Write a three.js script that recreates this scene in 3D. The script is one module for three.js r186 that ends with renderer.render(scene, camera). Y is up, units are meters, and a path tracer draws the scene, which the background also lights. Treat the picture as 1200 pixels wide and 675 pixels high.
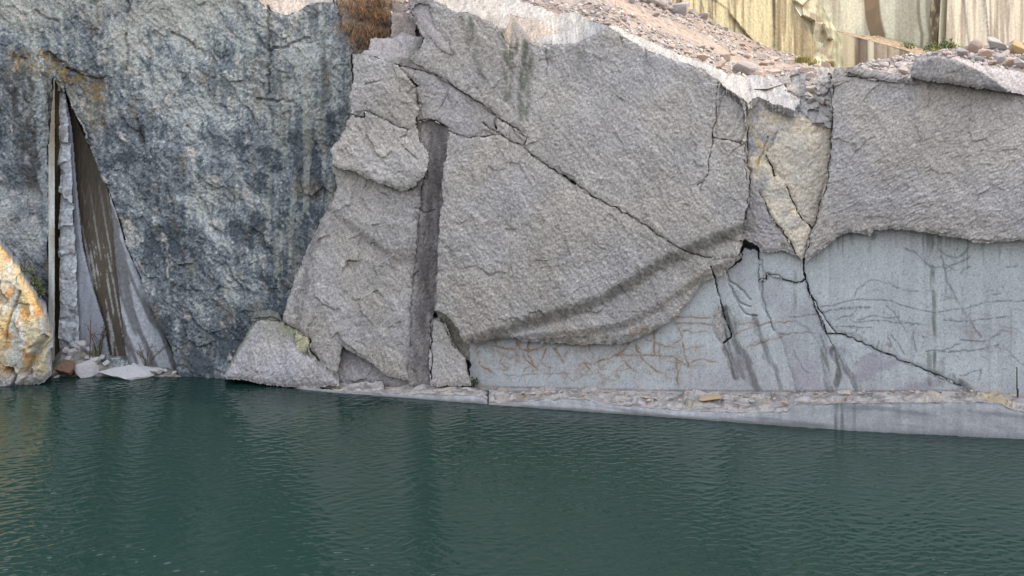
import * as THREE from 'three';
import { mergeGeometries } from 'three/addons/utils/BufferGeometryUtils.js';

// ---------------------------------------------------------------- camera, sky, sun, exposure
const scene = new THREE.Scene();
const F = 1287, HZ = 120, EYE = 13.2;            // focal length and horizon in photo pixels, eye height in metres
const camera = new THREE.PerspectiveCamera(2 * Math.atan(555 / F) * 180 / Math.PI, 1200 / 1110, 0.5, 2000);
camera.position.set(0, EYE, 0);
camera.setViewOffset(1200, 1110, 0, 435, 1200, 675);
camera.updateProjectionMatrix();
const renderer = new THREE.WebGLRenderer({ antialias: true });
renderer.setSize(1024, 576);
renderer.toneMapping = THREE.LinearToneMapping;
renderer.toneMappingExposure = 0.9;
renderer.shadowMap.enabled = true;
renderer.shadowMap.type = THREE.PCFSoftShadowMap;
const SUN = new THREE.Vector3(0.74, 0.67, -0.02).normalize();
{
  const w = 128, h = 64, data = new Float32Array(w * h * 4);
  for (let j = 0; j < h; j++) for (let i = 0; i < w; i++) {
    const el = ((j + .5) / h - .5) * Math.PI, s = Math.max(0, Math.sin(el));
    const k = Math.pow(s, 0.6), o = (j * w + i) * 4, az = ((i + .5) / w - .5) * 2 * Math.PI;
    const dir = [Math.cos(el) * Math.cos(az), Math.sin(el), Math.cos(el) * Math.sin(az)], th = Math.acos(Math.max(-1, Math.min(1, dir[0] * SUN.x + dir[1] * SUN.y + dir[2] * SUN.z)));
    const hz = [0.86, 0.84, 0.80], ze = [0.58, 0.72, 0.92], glow = 1.0 * Math.exp(-((th / .75) ** 2)), gc = [1, .97, .9];
    for (let c = 0; c < 3; c++) data[o + c] = 2.75 * (el < 0 ? hz[c] * .5 : hz[c] * (1 - k) + ze[c] * k + glow * gc[c]);
    data[o + 3] = 1;
  }
  const t = new THREE.DataTexture(data, w, h, THREE.RGBAFormat, THREE.FloatType);
  t.mapping = THREE.EquirectangularReflectionMapping; t.magFilter = THREE.LinearFilter; t.minFilter = THREE.LinearFilter; t.needsUpdate = true;
  scene.background = t; scene.environment = t;
}
const sun = new THREE.DirectionalLight(0xffe0b0, 3.7);
sun.position.copy(SUN).multiplyScalar(120).add(new THREE.Vector3(0, 5, -50));
sun.target.position.set(0, 5, -50);
sun.castShadow = true; sun.shadow.mapSize.set(4096, 4096);
Object.assign(sun.shadow.camera, { left: -60, right: 60, top: 60, bottom: -60, near: 1, far: 300 });
scene.add(sun, sun.target);

// ---------------------------------------------------------------- noise and small maths
function rng(seed) { let a = seed >>> 0; return () => { a = (a + 0x6D2B79F5) | 0; let t = Math.imul(a ^ (a >>> 15), 1 | a); t = (t + Math.imul(t ^ (t >>> 7), 61 | t)) ^ t; return ((t ^ (t >>> 14)) >>> 0) / 4294967296; }; }
const PERM = new Uint8Array(512);
{ const r = rng(7), p = [...Array(256).keys()]; for (let i = 255; i > 0; i--) { const j = Math.floor(r() * (i + 1)); [p[i], p[j]] = [p[j], p[i]]; } for (let i = 0; i < 512; i++) PERM[i] = p[i & 255]; }
const GX = [], GY = []; for (let i = 0; i < 16; i++) { GX.push(Math.cos(i * Math.PI / 8 + .2)); GY.push(Math.sin(i * Math.PI / 8 + .2)); }
function n2(x, y) {
  const xi = Math.floor(x), yi = Math.floor(y), fx = x - xi, fy = y - yi, a = xi & 255, b = yi & 255;
  const u = fx * fx * fx * (fx * (fx * 6 - 15) + 10), v = fy * fy * fy * (fy * (fy * 6 - 15) + 10);
  const h = (i, j) => PERM[PERM[(a + i) & 255] + ((b + j) & 255)] & 15;
  const g00 = h(0, 0), g10 = h(1, 0), g01 = h(0, 1), g11 = h(1, 1);
  const p = GX[g00] * fx + GY[g00] * fy, q = GX[g10] * (fx - 1) + GY[g10] * fy, r = GX[g01] * fx + GY[g01] * (fy - 1), s = GX[g11] * (fx - 1) + GY[g11] * (fy - 1);
  return 1.5 * ((p + (q - p) * u) * (1 - v) + (r + (s - r) * u) * v);
}
function fbm(x, y, o = 4) { let s = 0, a = .5; for (let i = 0; i < o; i++) { s += a * n2(x + i * 17.3, y - i * 9.1); x *= 2.03; y *= 2.03; a *= .5; } return s; }
const rdg = (x, y) => 1 - 2 * Math.abs(n2(x, y));
const cl = (x, a = 0, b = 1) => x < a ? a : x > b ? b : x;
const ss = (a, b, x) => { const t = cl((x - a) / (b - a)); return t * t * (3 - 2 * t); };
const mix = (a, b, t) => a + (b - a) * t;
const mix3 = (a, b, t) => [a[0] + (b[0] - a[0]) * t, a[1] + (b[1] - a[1]) * t, a[2] + (b[2] - a[2]) * t];
const mul3 = (a, k) => [a[0] * k, a[1] * k, a[2] * k];
function at(line, x, k = 1) { if (x <= line[0][0]) return line[0][k]; for (let i = 1; i < line.length; i++) if (x <= line[i][0]) { const a = line[i - 1], b = line[i]; return mix(a[k], b[k], (x - a[0]) / (b[0] - a[0])); } return line[line.length - 1][k]; }

// ---------------------------------------------------------------- from the photograph to the place
// The quarry face stands on a vertical plane that runs from (20, z -46) on the right to (-22, z -54.5) on the left, read off the waterline.
const NRM = new THREE.Vector3(-0.196, 0, 0.98).normalize();
const ray = (px, py, d) => [(px - 600) / F * d, EYE - (py - HZ) / F * d, -d];
const wallD = (px, off) => (50.1 - off) / (1 + .2 * (px - 600) / F);
const wallP = (px, py, off) => ray(px, py, wallD(px, off));
const waterD = py => F * EYE / (py - HZ);

// ---------------------------------------------------------------- materials
function grain(size, seed, f) {
  const d = new Uint8Array(size * size * 4), r = rng(seed);
  const raw = new Float32Array(size * size); for (let i = 0; i < raw.length; i++) raw[i] = r();
  const g = (x, y) => raw[((y + size) % size) * size + ((x + size) % size)];
  for (let y = 0; y < size; y++) for (let x = 0; x < size; x++) {
    let s = 0; for (const [dx, dy, w] of [[0, 0, .36], [1, 0, .16], [-1, 0, .16], [0, 1, .16], [0, -1, .16]]) s += w * g(x + dx, y + dy);
    let c = 0; for (let j = 0; j < 5; j++) c += g((x >> 2) + j * 61 & (size - 1), (y >> 2) + (j >> 1) & (size - 1)); c /= 5;
    const v = f(s, c, g(x, y)), o = (y * size + x) * 4;
    d[o] = cl(v[0], 0, 1) * 255; d[o + 1] = cl(v[1], 0, 1) * 255; d[o + 2] = cl(v[2], 0, 1) * 255; d[o + 3] = 255;
  }
  const t = new THREE.DataTexture(d, size, size); t.colorSpace = THREE.SRGBColorSpace;
  t.wrapS = t.wrapT = THREE.RepeatWrapping; t.magFilter = THREE.LinearFilter; t.minFilter = THREE.LinearMipmapLinearFilter; t.generateMipmaps = true; t.needsUpdate = true; return t;
}
const gr = grain(512, 3, (s, c, w) => { let v = .90 + (s - .5) * .22 + (c - .5) * .10; if (w > .95) v += .06; if (w < .05) v -= .12; return [v, v * .995, v * .995]; });
gr.repeat.set(.16, .16);
const grB = gr.clone(); grB.colorSpace = THREE.NoColorSpace; grB.needsUpdate = true;
const rockMat = (name, rough, bump) => { const m = new THREE.MeshStandardMaterial({ vertexColors: true, roughness: rough, metalness: 0, map: gr, bumpMap: grB, bumpScale: bump }); m.name = name; return m; };
const M_ROUGH = rockMat('rough rock', .95, .012), M_SAWN = rockMat('sawn rock', .7, .004), M_DIRT = rockMat('dirt', 1, .03);
const plain = (hex, rough = .9, metal = 0) => new THREE.MeshStandardMaterial({ color: hex, roughness: rough, metalness: metal });

const numbers = {};
function numbered(n) { const k = numbers[n] = (numbers[n] ?? -1) + 1; return k ? n + '_' + String(k).padStart(3, '0') : n; }
function thing(name, label, category, group) { const o = new THREE.Group(); o.name = numbered(name); o.userData = { kind: 'thing', label, category }; if (group) o.userData.group = group; scene.add(o); return o; }
function tag(o, label, category, group, kind = 'thing') { o.userData = { kind, label, category }; if (group) o.userData.group = group; return o; }
function add(name, geo, mat, parent) { const m = new THREE.Mesh(geo, mat); m.name = parent === scene ? numbered(name) : name; m.castShadow = m.receiveShadow = true; parent.add(m); return m; }
// re-centre a thing's group on its base without moving its meshes
function settle(g) {
  const b = new THREE.Box3().setFromObject(g), c = b.getCenter(new THREE.Vector3()); c.y = b.min.y;
  const P = g.isMesh ? null : c; if (!P) { g.geometry.translate(-c.x, -c.y, -c.z); g.position.copy(c); return g; }
  g.position.copy(c); for (const k of g.children) { k.position.sub(c); } return g;
}

// ---------------------------------------------------------------- the traced grid of the quarry face
const ST = 1.0, GX0 = -112, GY0 = -44, NX = Math.round(1440 / ST), NY = Math.round(508 / ST), VX = NX + 1;
const lay = {}; for (const k of ['rust', 'dark', 'green', 'pale', 'carve']) lay[k] = new Float32Array(VX * (NY + 1));
function wiggle(pts, amp, seed) {
  const r = rng(seed), out = [pts[0]];
  for (let i = 1; i < pts.length; i++) { const [ax, ay] = pts[i - 1], [bx, by] = pts[i], L = Math.hypot(bx - ax, by - ay), n = Math.max(1, Math.round(L / 6)); for (let k = 1; k <= n; k++) { const t = k / n, e = k < n ? amp : amp * .3; out.push([mix(ax, bx, t) + (r() - .5) * e, mix(ay, by, t) + (r() - .5) * e]); } }
  return out;
}
let strokeSeed = 11;
function stroke(layer, pts0, hw, val, amp = 1.6, soft = 1.3, pinch = 0) {
  const pts = wiggle(pts0, amp, strokeSeed++), A = lay[layer], n = pts.length - 1;
  for (let i = 0; i < n; i++) {
    const [ax, ay] = pts[i], [bx, by] = pts[i + 1], ex = bx - ax, ey = by - ay, L2 = ex * ex + ey * ey || 1e-6, m = hw + soft + 1;
    const i0 = Math.max(0, Math.floor((Math.min(ax, bx) - m - GX0) / ST)), i1 = Math.min(NX, Math.ceil((Math.max(ax, bx) + m - GX0) / ST));
    const j0 = Math.max(0, Math.floor((Math.min(ay, by) - m - GY0) / ST)), j1 = Math.min(NY, Math.ceil((Math.max(ay, by) + m - GY0) / ST));
    for (let j = j0; j <= j1; j++) for (let ii = i0; ii <= i1; ii++) {
      const x = GX0 + ii * ST, y = GY0 + j * ST, t = cl(((x - ax) * ex + (y - ay) * ey) / L2), d = Math.hypot(x - ax - ex * t, y - ay - ey * t);
      const al = (i + t) / n, w = hw * (1 - pinch * al), v = val * (1 - ss(w, w + soft, d)) * (1 - .5 * pinch * al);
      const o = j * VX + ii; if (v > A[o]) A[o] = v;
    }
  }
}
function inside(poly, x, y) { let c = false; for (let i = 0, j = poly.length - 1; i < poly.length; j = i++) { const [xi, yi] = poly[i], [xj, yj] = poly[j]; if ((yi > y) !== (yj > y) && x < (xj - xi) * (y - yi) / (yj - yi) + xi) c = !c; } return c; }

// colours (linear)
const C = {
  gran: [.385, .353, .340], granD: [.20, .185, .19], sawn: [.475, .488, .488], yel: [.66, .555, .42], och: [.42, .28, .10], rust: [.23, .12, .04],
  slate: [.058, .068, .080], mid: [.17, .184, .197], palegr: [.36, .37, .315], pink: [.52, .44, .38], brown: [.085, .062, .042], moss: [.13, .14, .06], gold: [.55, .37, .16], sand: [.50, .41, .33],
};
// relief of split granite: chips that run along one slant
// broken facets: every cell of a jittered grid is a small tilted plane
function facet(X, Y, cell, tilt, step) {
  const x = X / cell, y = Y / cell, xi = Math.floor(x), yi = Math.floor(y); let best = 1e9, v = 0;
  for (let j = -1; j <= 1; j++) for (let i = -1; i <= 1; i++) { const h = PERM[PERM[(xi + i) & 255] + ((yi + j) & 255)], h2 = PERM[h + 37], h3 = PERM[h + 91], cx = xi + i + .1 + .8 * h / 255, cy = yi + j + .1 + .8 * h2 / 255, d = (x - cx) ** 2 + (y - cy) ** 2; if (d < best) { best = d; v = ((x - cx) * (h3 / 127.5 - 1) + (y - cy) * (PERM[h2 + 11] / 127.5 - 1)) * tilt * cell + (PERM[h3 + 5] / 127.5 - 1) * step; } }
  return v;
}
const split = (ang, amp, fc = .25) => { const c = Math.cos(ang), s = Math.sin(ang); return (X, Y) => {
  const wx = X + .25 * n2(X * .8, Y * .8), wy = Y + .25 * n2(X * .8 + 30, Y * .8), a = wx * c + wy * s, b = -wx * s + wy * c, g = .7 + .8 * n2(X * .4 + 8, Y * .4);
  return amp * (g * (.30 * rdg(a * 1.3, b * 4.2) + .42 * rdg(a * 2.8 + 4, b * 8.2)) + .42 * n2(a * 4.5, b * 11) + .34 * n2(X * 8.3, Y * 8.3) + .34 * n2(X * 13.5, Y * 13.5)) + .10 * fbm(X * .3, Y * .3, 3) + fc * (facet(a + .2 * n2(X * 2, Y * 2), b * 1.6 + .2 * n2(X * 2 + 5, Y * 2), 1.5, .16, .10) + .45 * facet(a + .1 * n2(X * 4, Y * 4), b * 1.8, .55, .2, .08)); }; };
const granCol = (tint, v = 1) => (X, Y) => { const fl = n2(X * 9.3 + 3, Y * 9.3), a = .55 * X - .83 * Y + .1 * n2(X * 2, Y * 2), b = .83 * X + .55 * Y, k = v * (1 + .24 * fbm(X * .4, Y * .4, 5) + .12 * n2(X * 4.1, Y * 4.1) + .20 * n2(X * 9.7, Y * 9.7) + .16 * n2(a * 1.7 + 50, b * 8) + .12 * n2(a * .6 + 20, b * 2.6) + .6 * Math.max(0, fl - .36) - .55 * Math.max(0, -fl - .42)); return mul3(mix3(tint, [tint[0] * 1.04, tint[1], tint[2] * .91], cl(.5 + 1.5 * fbm(X * .3 + 5, Y * .3, 2))), k); };
const sawnCol = (X, Y, px, py) => { const st = fbm(X * 3.2, Y * .12, 4) + .5 * fbm(X * 9, Y * .3, 2); const k = 1 + .17 * st + .05 * n2(X * 7, Y * 7) + .16 * fbm(X * .5, Y * .5, 3) + .05 * n2(X * 12, Y * 12); let c = mul3(C.sawn, k); c = mix3(c, mul3([.42, .412, .422], k), cl(.15 + 1.4 * fbm(X * .35 + 7, Y * .35 + 3, 3) + .5 * ss(425, 456, py))); return c; };
function darkCol(X, Y, px, py) {
  const wx = X + .35 * n2(X * .7, Y * .7) + .08 * n2(X * 3, Y * 3), wy = Y + .35 * n2(X * .7 + 9, Y * .7) + .08 * n2(X * 3 + 5, Y * 3), sa = .6 * wx - .8 * wy, sb = .8 * wx + .6 * wy;
  const a = fbm(wx * .25, wy * .25, 3), b = fbm(sa * .7 + 11, sb * 1.4, 5), d = fbm(sa * 2.6 + 21, sb * 5.2, 3), vs = fbm(X * 2.2 + 3, Y * .2, 4), vf = fbm(X * 4.5 + 13, Y * .35, 3), gr1 = n2(X * 6.5, Y * 6.5), gr2 = n2(X * 12, Y * 12);
  const right = ss(280, 345, px + 20 * a), up = ss(240, -30, py + 60 * a), low = ss(150, 300, py) * ss(150, 240, px);
  let t = .43 + .36 * up - .14 * low + .30 * ss(75, 10, Math.abs(px - 215)) * ss(240, 140, py) + 1.7 * a + 1.1 * b + .7 * d + .5 * vf + .34 * gr1 + .28 * gr2;
  let c = t < .5 ? mix3(C.slate, C.mid, ss(-.15, .5, t)) : mix3(C.mid, [.40, .405, .39], ss(.5, 1.25, t));
  c = mix3(c, [.37, .36, .30], cl(right * (2.6 * vs + .8 * d + .08 + .25 * gr1) + (1 - right) * (up * .8 + 1.8 * a + .8 * vf + .5 * d - .36), 0, .6));
  const f = fbm(sa * .8 + 70, sb * 1.9 + 5, 5) + .10 * gr1; c = mix3(c, C.pink, cl(5 * (f - .29) * (1 - .75 * right), 0, .7));
  c = mix3(c, C.slate, right * cl(2.2 * fbm(X * 1.7 + 30, Y * .25, 4) + .5 * d, 0, .7));
  c = mix3(c, [.17, .14, .10], cl(2.5 * (fbm(X * 1.1 + 60, Y * .5 + 8, 4) - .2), 0, .5));
  if (px < 150) { // wet black runs and ochre crust under the overhang
    const jx = px + 14 * fbm(X * 1.1, Y * .6, 4), run = ss(24, 8, Math.abs(jx - 24 - (py - 60) * .08)) * ss(54, 66, py) * ss(262, 215, py) + .8 * ss(6, 2, Math.abs(jx - 59)) * ss(70, 90, py) * ss(190, 140, py) + ss(20, 8, Math.abs(jx - 112)) * ss(86, 100, py) * ss(190, 130, py) * .8;
    c = mix3(c, [.062, .054, .05], cl(run * (.5 + 2.2 * fbm(X * 3, Y * 1.4, 4) + .5 * gr1), 0, .85));
    const line = at([[-120, 58], [57, 58], [70, 70], [100, 88], [130, 98]], px), oc = ss(-3, 3, py - line) * ss(46, 6, py - line) * ss(2, 22, px) * ss(128, 112, px) + .7 * ss(98, 106, px) * ss(126, 116, px) * ss(90, 110, py) * ss(165, 120, py);
    c = mix3(c, mix3([.15, .095, .05], [.33, .24, .10], cl(.5 + gr1)), cl(oc * (.45 + 2.6 * fbm(X * 2.4, Y * 2.4, 4)), 0, .9));
    c = mix3(c, [.33, .35, .355], cl(ss(8, 3, Math.abs(jx - 47 - (py - 100) * .05)) * ss(88, 100, py) * ss(300, 220, py) * (.8 + gr1), 0, .9));
    c = mix3(c, [.32, .325, .32], cl(ss(205, 250, py) * ss(60, 40, px) * (.5 + 2 * fbm(X, Y, 4)), 0, .8));
  }
  c = mix3(c, [.05, .05, .052], cl(ss(7, 2, Math.hypot(px - 166, (py - 158) * .4) + 4 * n2(X * 3, Y * 3)), 0, .9));
  return mul3(c, 1 + .25 * gr2 + .2 * d);
}
const darkRel = (X, Y) => { const wx = X + .3 * n2(X * .7, Y * .7), a = .6 * wx - .8 * Y, b = .8 * wx + .6 * Y, f = 2.2 * (n2(a * .4, b * .8) + .4 * n2(a * 1.2, b * 2.2)), saw = f - Math.floor(f); return .6 * fbm(X * .22, Y * .22, 3) + .05 * (saw - .5) + .07 * fbm(a * .8, b * 1.7, 4) + .55 * facet(a, b * 1.7, 1.3, .16, .08) + .25 * facet(a + .1 * n2(X * 4, Y * 4), b * 1.8, .42, .2, .09) + .03 * n2(a * 4, b * 8) + .03 * n2(X * 7, Y * 7) + .02 * n2(X * 12, Y * 12); };

// ------------------------------------------------ pieces of the face: traced outline, how far each stands forward, relief, colour
const U = [[505, 400], [540, 396], [580, 386], [620, 372], [660, 362], [700, 348], [740, 325], [780, 300], [830, 278], [880, 258]];
const MI = [[505, 410], [560, 399], [620, 391], [680, 387], [730, 376], [770, 356], [800, 335], [830, 315], [880, 290]];
function offMain(px, py) {
  const w = ss(520, 570, px); let o = .55 + .45 * ss(40, 300, py); const u = at(U, px), m = at(MI, px);
  o -= w * .42 * ss(u - 3, u + 14, py); o += w * .10 * ss(u + 14, m, py); o -= w * .24 * ss(m - 1, m + 12, py); return o;
}
const darkOff = (px, py) => .35 - 1.5 * cl((440 - py) / 440) - 1.0 * ss(240, 410, px) * ss(440, 300, py) - .5 * ss(150, 60, px) * ss(60, 200, py);
const idw = v => (x, y) => { let a = 0, b = 0; for (const [vx, vy, o] of v) { const w = 1 / (Math.pow((x - vx) ** 2 + (y - vy) ** 2, 1.5) + .5); a += w * o; b += w; } return a / b; };
const stainK = (X, Y, px, py) => { const cx = at([[140, 516], [200, 509], [260, 504], [330, 499], [400, 494], [450, 492]], py), w = at([[140, 8], [200, 12], [450, 14]], py), e = px < cx ? 12 : 3; return ss(w + e, w - e * .7, Math.abs(px - cx) + (px < cx ? 13 : 5) * fbm(X * 1.6, Y * .8, 4) + 2.5 * n2(X * 8, Y * 5)) * cl(.82 + .7 * fbm(X * 3, Y * .7, 3)) * (1 - .35 * ss(420, 448, py)); };
const stained = c => (X, Y, px, py) => { const g = granCol(c)(X, Y), k = .62 * stainK(X, Y, px, py); return [g[0] * (1 - k), g[1] * (1 - k * 1.03), g[2] * (1 - k)]; };
const RV = { a: [505, -50, -4], b: [505, 0, .5], c: [530, 12, .5], d: [555, 17, .5], e: [575, 25, .5], f: [589, 38, .5], g: [600, 17, -.3], h: [620, 22, -.4], i: [655, 38, -.3], j: [680, 30, -.5], k: [690, 24, -.8], l: [672, 13, -2], m: [655, 16, -1.8], n: [600, -3, -2.2], o: [560, -50, -4.5], p: [597, 58, .5], q: [625, 50, .5], r: [640, 42, .1], s: [655, 52, .5], t: [675, 50, .5], u: [700, 40, .5], w: [712, 31, .5] };
const tris = list => { const T = list.split(' ').map(t => [...t].map(k => RV[k])); return (x, y) => { let best = -1e9, v = 0; for (const [A, B2, D] of T) { const det = (B2[1] - D[1]) * (A[0] - D[0]) + (D[0] - B2[0]) * (A[1] - D[1]), l1 = ((B2[1] - D[1]) * (x - D[0]) + (D[0] - B2[0]) * (y - D[1])) / det, l2 = ((D[1] - A[1]) * (x - D[0]) + (A[0] - D[0]) * (y - D[1])) / det, l3 = 1 - l1 - l2, m = Math.min(l1, l2, l3); if (m > best) { best = m; v = l1 * A[2] + l2 * B2[2] + l3 * D[2]; } } return v; }; };
const FLAT = () => 0, LIT = C.sand;
const pieces = []; const pc = (name, owner, poly, o) => pieces.push(Object.assign({ name, owner, poly, off: () => 0, rel: split(-1.0, .055), col: granCol(C.gran), mat: M_ROUGH, skirt: 1.2, edge: [.035, 1.2] }, o));
const B = { px: 0 };
// dark cliff
pc('face', 'dark', [[-120, -50], [395, -50], [410, 30], [415, 62], [414, 130], [402, 160], [390, 176], [392, 205], [399, 222], [387, 245], [367, 285], [352, 320], [337, 360], [334, 378], [330, 380], [303, 374], [290, 398], [276, 422], [264, 442], [262, 470], [-120, 470]], { off: darkOff, rel: darkRel, col: darkCol, skirt: 1.5, edge: [0, 1] });
pc('sunlit_top', 'dark', [[285, -50], [300, -2], [315, 10], [335, 19], [352, 12], [366, 3], [392, 2], [396, -50]], { off: (px, py) => -1.9 - .06 * (20 - py), rel: (X, Y) => .25 * fbm(X, Y, 4), col: granCol(C.pink) });
pc('hollow', 'dark', [[388, -50], [394, 4], [400, 25], [412, 50], [416, 64], [436, 58], [456, 50], [457, 18], [468, -50]], { off: (px, py) => -.6 - .03 * (62 - py), rel: (X, Y) => .35 * fbm(X * 1.2, Y * 1.2, 4), col: (X, Y, px, py) => mul3(mix3([.13, .105, .085], [.30, .22, .15], cl(.4 + 1.8 * fbm(X * 2, Y * 2, 4))), 1 + .5 * n2(X * 9, Y * 9)) });
pc('recess_face', 'dark', [[50, 62], [57, 58], [70, 70], [85, 82], [100, 88], [118, 91], [122, 98], [126, 130], [128, 170], [128, 228], [74, 95], [66, 92], [62, 168], [57, 260], [56, 170], [56, 90]], { off: (px, py) => darkOff(px, py) - .35 * ss(45, 70, px), rel: darkRel, edge: [0, 1], col: darkCol });
pc('cut_strip', 'dark', [[63.5, 92], [66, 92], [64.5, 170], [64.5, 425], [57, 425], [57.5, 170]], { sharp: 1, off: () => .1, rel: FLAT, col: (X, Y, px, py) => mix3([.24, .19, .12], [.55, .56, .52], ss(150, 230, py) * cl(.75 + fbm(X * 2, Y * .5))), mat: M_SAWN, edge: [.02, 1] });
pc('drill_groove', 'dark', [[64.5, 90], [69.5, 100], [70.5, 425], [64.5, 425]], { sharp: 1, off: () => -1.6, rel: FLAT, col: (X, Y) => mul3([.16, .115, .07], 1 + .4 * n2(X * 5, Y * .7)), edge: [.02, 1] });
pc('flake_column', 'dark', [[70.5, 100], [76, 112], [80, 150], [84, 200], [87, 260], [89, 320], [93, 400], [94, 425], [70.5, 425]], { sharp: 1, off: (px, py) => -.55 + .25 * ss(200, 420, py), rel: (X, Y) => facet(X * .5 + .1 * n2(X * 3, Y * 3), Y + .1 * n2(X * 3 + 4, Y * 3), .8, .22, .06) + .03 * n2(X * 6, Y * 6), col: (X, Y, px, py) => mul3(mix3([.42, .43, .46], [.15, .13, .12], cl(ss(126, 104, py) + .6 * ss(.1, .3, fbm(X * 2, Y * 2, 3)))), 1 + .25 * n2(X * 5, Y * 5)) });
pc('smooth_slab', 'dark', [[78, 96], [84, 150], [90, 220], [97, 290], [108, 335], [122, 380], [129, 420], [94, 425], [93, 400], [89, 320], [87, 260], [84, 200], [80, 150], [76, 112]], { sharp: 1, off: (px, py) => -1.05 + .6 * ss(200, 430, py), rel: (X, Y) => .03 * fbm(X * 3, Y * 1, 3), col: (X, Y) => mul3([.29, .30, .335], 1 + .35 * fbm(X * 4, Y * 1.1, 4)), mat: M_SAWN });
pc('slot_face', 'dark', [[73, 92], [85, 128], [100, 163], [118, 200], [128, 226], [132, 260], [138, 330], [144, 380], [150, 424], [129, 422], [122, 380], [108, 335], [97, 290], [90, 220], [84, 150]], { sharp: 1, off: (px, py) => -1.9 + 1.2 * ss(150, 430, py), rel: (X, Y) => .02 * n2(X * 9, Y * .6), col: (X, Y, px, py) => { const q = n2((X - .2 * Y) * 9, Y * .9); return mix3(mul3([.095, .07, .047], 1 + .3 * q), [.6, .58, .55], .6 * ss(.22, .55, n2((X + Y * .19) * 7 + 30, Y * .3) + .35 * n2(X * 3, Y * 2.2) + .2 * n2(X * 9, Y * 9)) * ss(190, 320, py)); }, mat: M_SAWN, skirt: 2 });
pc('grey_slab', 'dark', [[128, 226], [136, 250], [146, 285], [166, 330], [188, 385], [203, 415], [212, 445], [150, 445], [149, 422], [144, 380], [138, 330], [132, 260]], { sharp: 1, off: (px, py) => -.25 + .75 * ss(230, 440, py) - .012 * (px - 128), rel: (X, Y) => .07 * n2((X + Y * .3) * 1.6, Y * .3) + .02 * n2(X * 5, Y * 3), col: (X, Y) => { const q = fbm((X + Y * .42) * 1.6 + 2.2, Y * .25, 3); return mul3(mix3([.13, .125, .13], [.36, .365, .39], ss(-.1, .12, q)), 1 + .2 * n2(X * 6, Y * 6)); }, mat: M_SAWN });
// granite cliff
pc('main_face_upper', 'gran', [[480, 70], [498, 45], [487, 24], [482, 12], [484, -50], [505, -50], [508, -2], [530, 12], [555, 17], [575, 25], [588, 38], [597, 58], [601, 55], [625, 50], [655, 52], [675, 50], [700, 40], [712, 31], [735, 45], [757, 58], [790, 70], [820, 80], [845, 96], [862, 112], [876, 122], [877, 150], [872, 190], [878, 215], [876, 250], [869, 282], [866, 300], [848, 322], [822, 331], [817, 340], [806, 352], [791, 372], [776, 382], [756, 393], [740, 330], [835, 302], [810, 297], [795, 290], [770, 275], [763, 268], [740, 254], [700, 233], [680, 220], [660, 205], [640, 193], [625, 183], [614, 172], [618, 162], [600, 148], [578, 133], [560, 119], [545, 110], [520, 93]], { off: (x, y) => offMain(x, y) + .06, rel: split(-1.0, .052) });
pc('main_face_lower', 'gran', [[526, 150], [543, 163], [560, 159], [583, 154], [600, 165], [614, 172], [625, 183], [640, 193], [660, 205], [680, 220], [700, 233], [740, 254], [763, 268], [770, 275], [795, 290], [810, 297], [835, 303], [870, 300], [846, 322], [822, 331], [817, 340], [806, 352], [791, 372], [776, 382], [756, 393], [731, 402], [700, 404], [670, 403], [640, 402], [615, 401], [605, 396], [590, 397], [575, 396], [560, 405], [546, 401], [536, 384], [525, 371], [511, 364], [512, 330], [516, 260], [521, 200]], { off: offMain, rel: split(-1.0, .055) });
pc('shoulder', 'gran', [[462, 74], [480, 70], [520, 93], [545, 110], [560, 119], [578, 133], [600, 148], [618, 162], [614, 172], [600, 165], [583, 154], [560, 159], [543, 163], [526, 150], [508, 141], [488, 143], [491, 128], [488, 108], [492, 100]], { off: (x, y) => offMain(x, y) - .14, rel: split(-1.0, .05), col: granCol([.355, .325, .325]) });
pc('wedge_stone', 'gran', [[583, 138], [600, 149], [618, 162], [614, 172], [600, 165], [584, 154], [580, 148]], { off: (x, y) => offMain(x, y) + .02 });
pc('wedge_stone', 'gran', [[545, 109], [556, 101], [565, 110], [568, 121], [558, 118]], { off: (x, y) => offMain(x, y) + .10 });
pc('purple_slab', 'gran', [[481, 12], [490, 3], [503, 6], [506, 16], [510, 34], [527, 50], [531, 65], [518, 58], [502, 42], [490, 26]], { off: (x, y) => offMain(x, y) + .20 - .006 * (60 - y), rel: (X, Y) => .03 * fbm(X * 2, Y * 2, 3), col: granCol([.35, .315, .315]) });
pc('top_block', 'gran', [[458, 14], [470, 15], [488, 28], [487, 40], [470, 62], [458, 45]], { off: (x, y) => .1 - .012 * (60 - y) - .01 * (x - 458), rel: (X, Y) => .08 * fbm(X * 1.5, Y * 1.5, 4), col: granCol([.30, .25, .22]) });
pc('top_block', 'gran', [[416, 64], [433, 58], [436, 46], [458, 44], [472, 38], [497, 44], [480, 70], [462, 76], [440, 66]], { off: (x, y) => .45 - .02 * (74 - y), rel: (X, Y) => .10 * fbm(X * 1.6, Y * 1.6, 4), col: granCol([.35, .31, .30]) });
pc('upper_block', 'gran', [[413, 63], [425, 63], [462, 74], [480, 90], [489, 102], [487, 110], [491, 128], [484, 153], [478, 152], [440, 135], [428, 130], [427, 138], [412, 134]], { off: (x, y) => .95 - .004 * Math.max(0, 110 - y) - .12 * ss(425, 412, x), rel: split(-.9, 0.050, .5) });
pc('jutting_block', 'gran', [[427, 130], [440, 135], [478, 152], [487, 146], [491, 158], [496, 170], [504, 178], [501, 194], [494, 212], [486, 219], [470, 223], [452, 216], [432, 210], [415, 200], [400, 198], [392, 192], [388, 176], [401, 160], [412, 135], [427, 138]], { off: (x, y) => 1.0 + .3 * ss(150, 205, y) - .3 * ss(470, 505, x), rel: split(-.9, 0.055, .5) });
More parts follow.
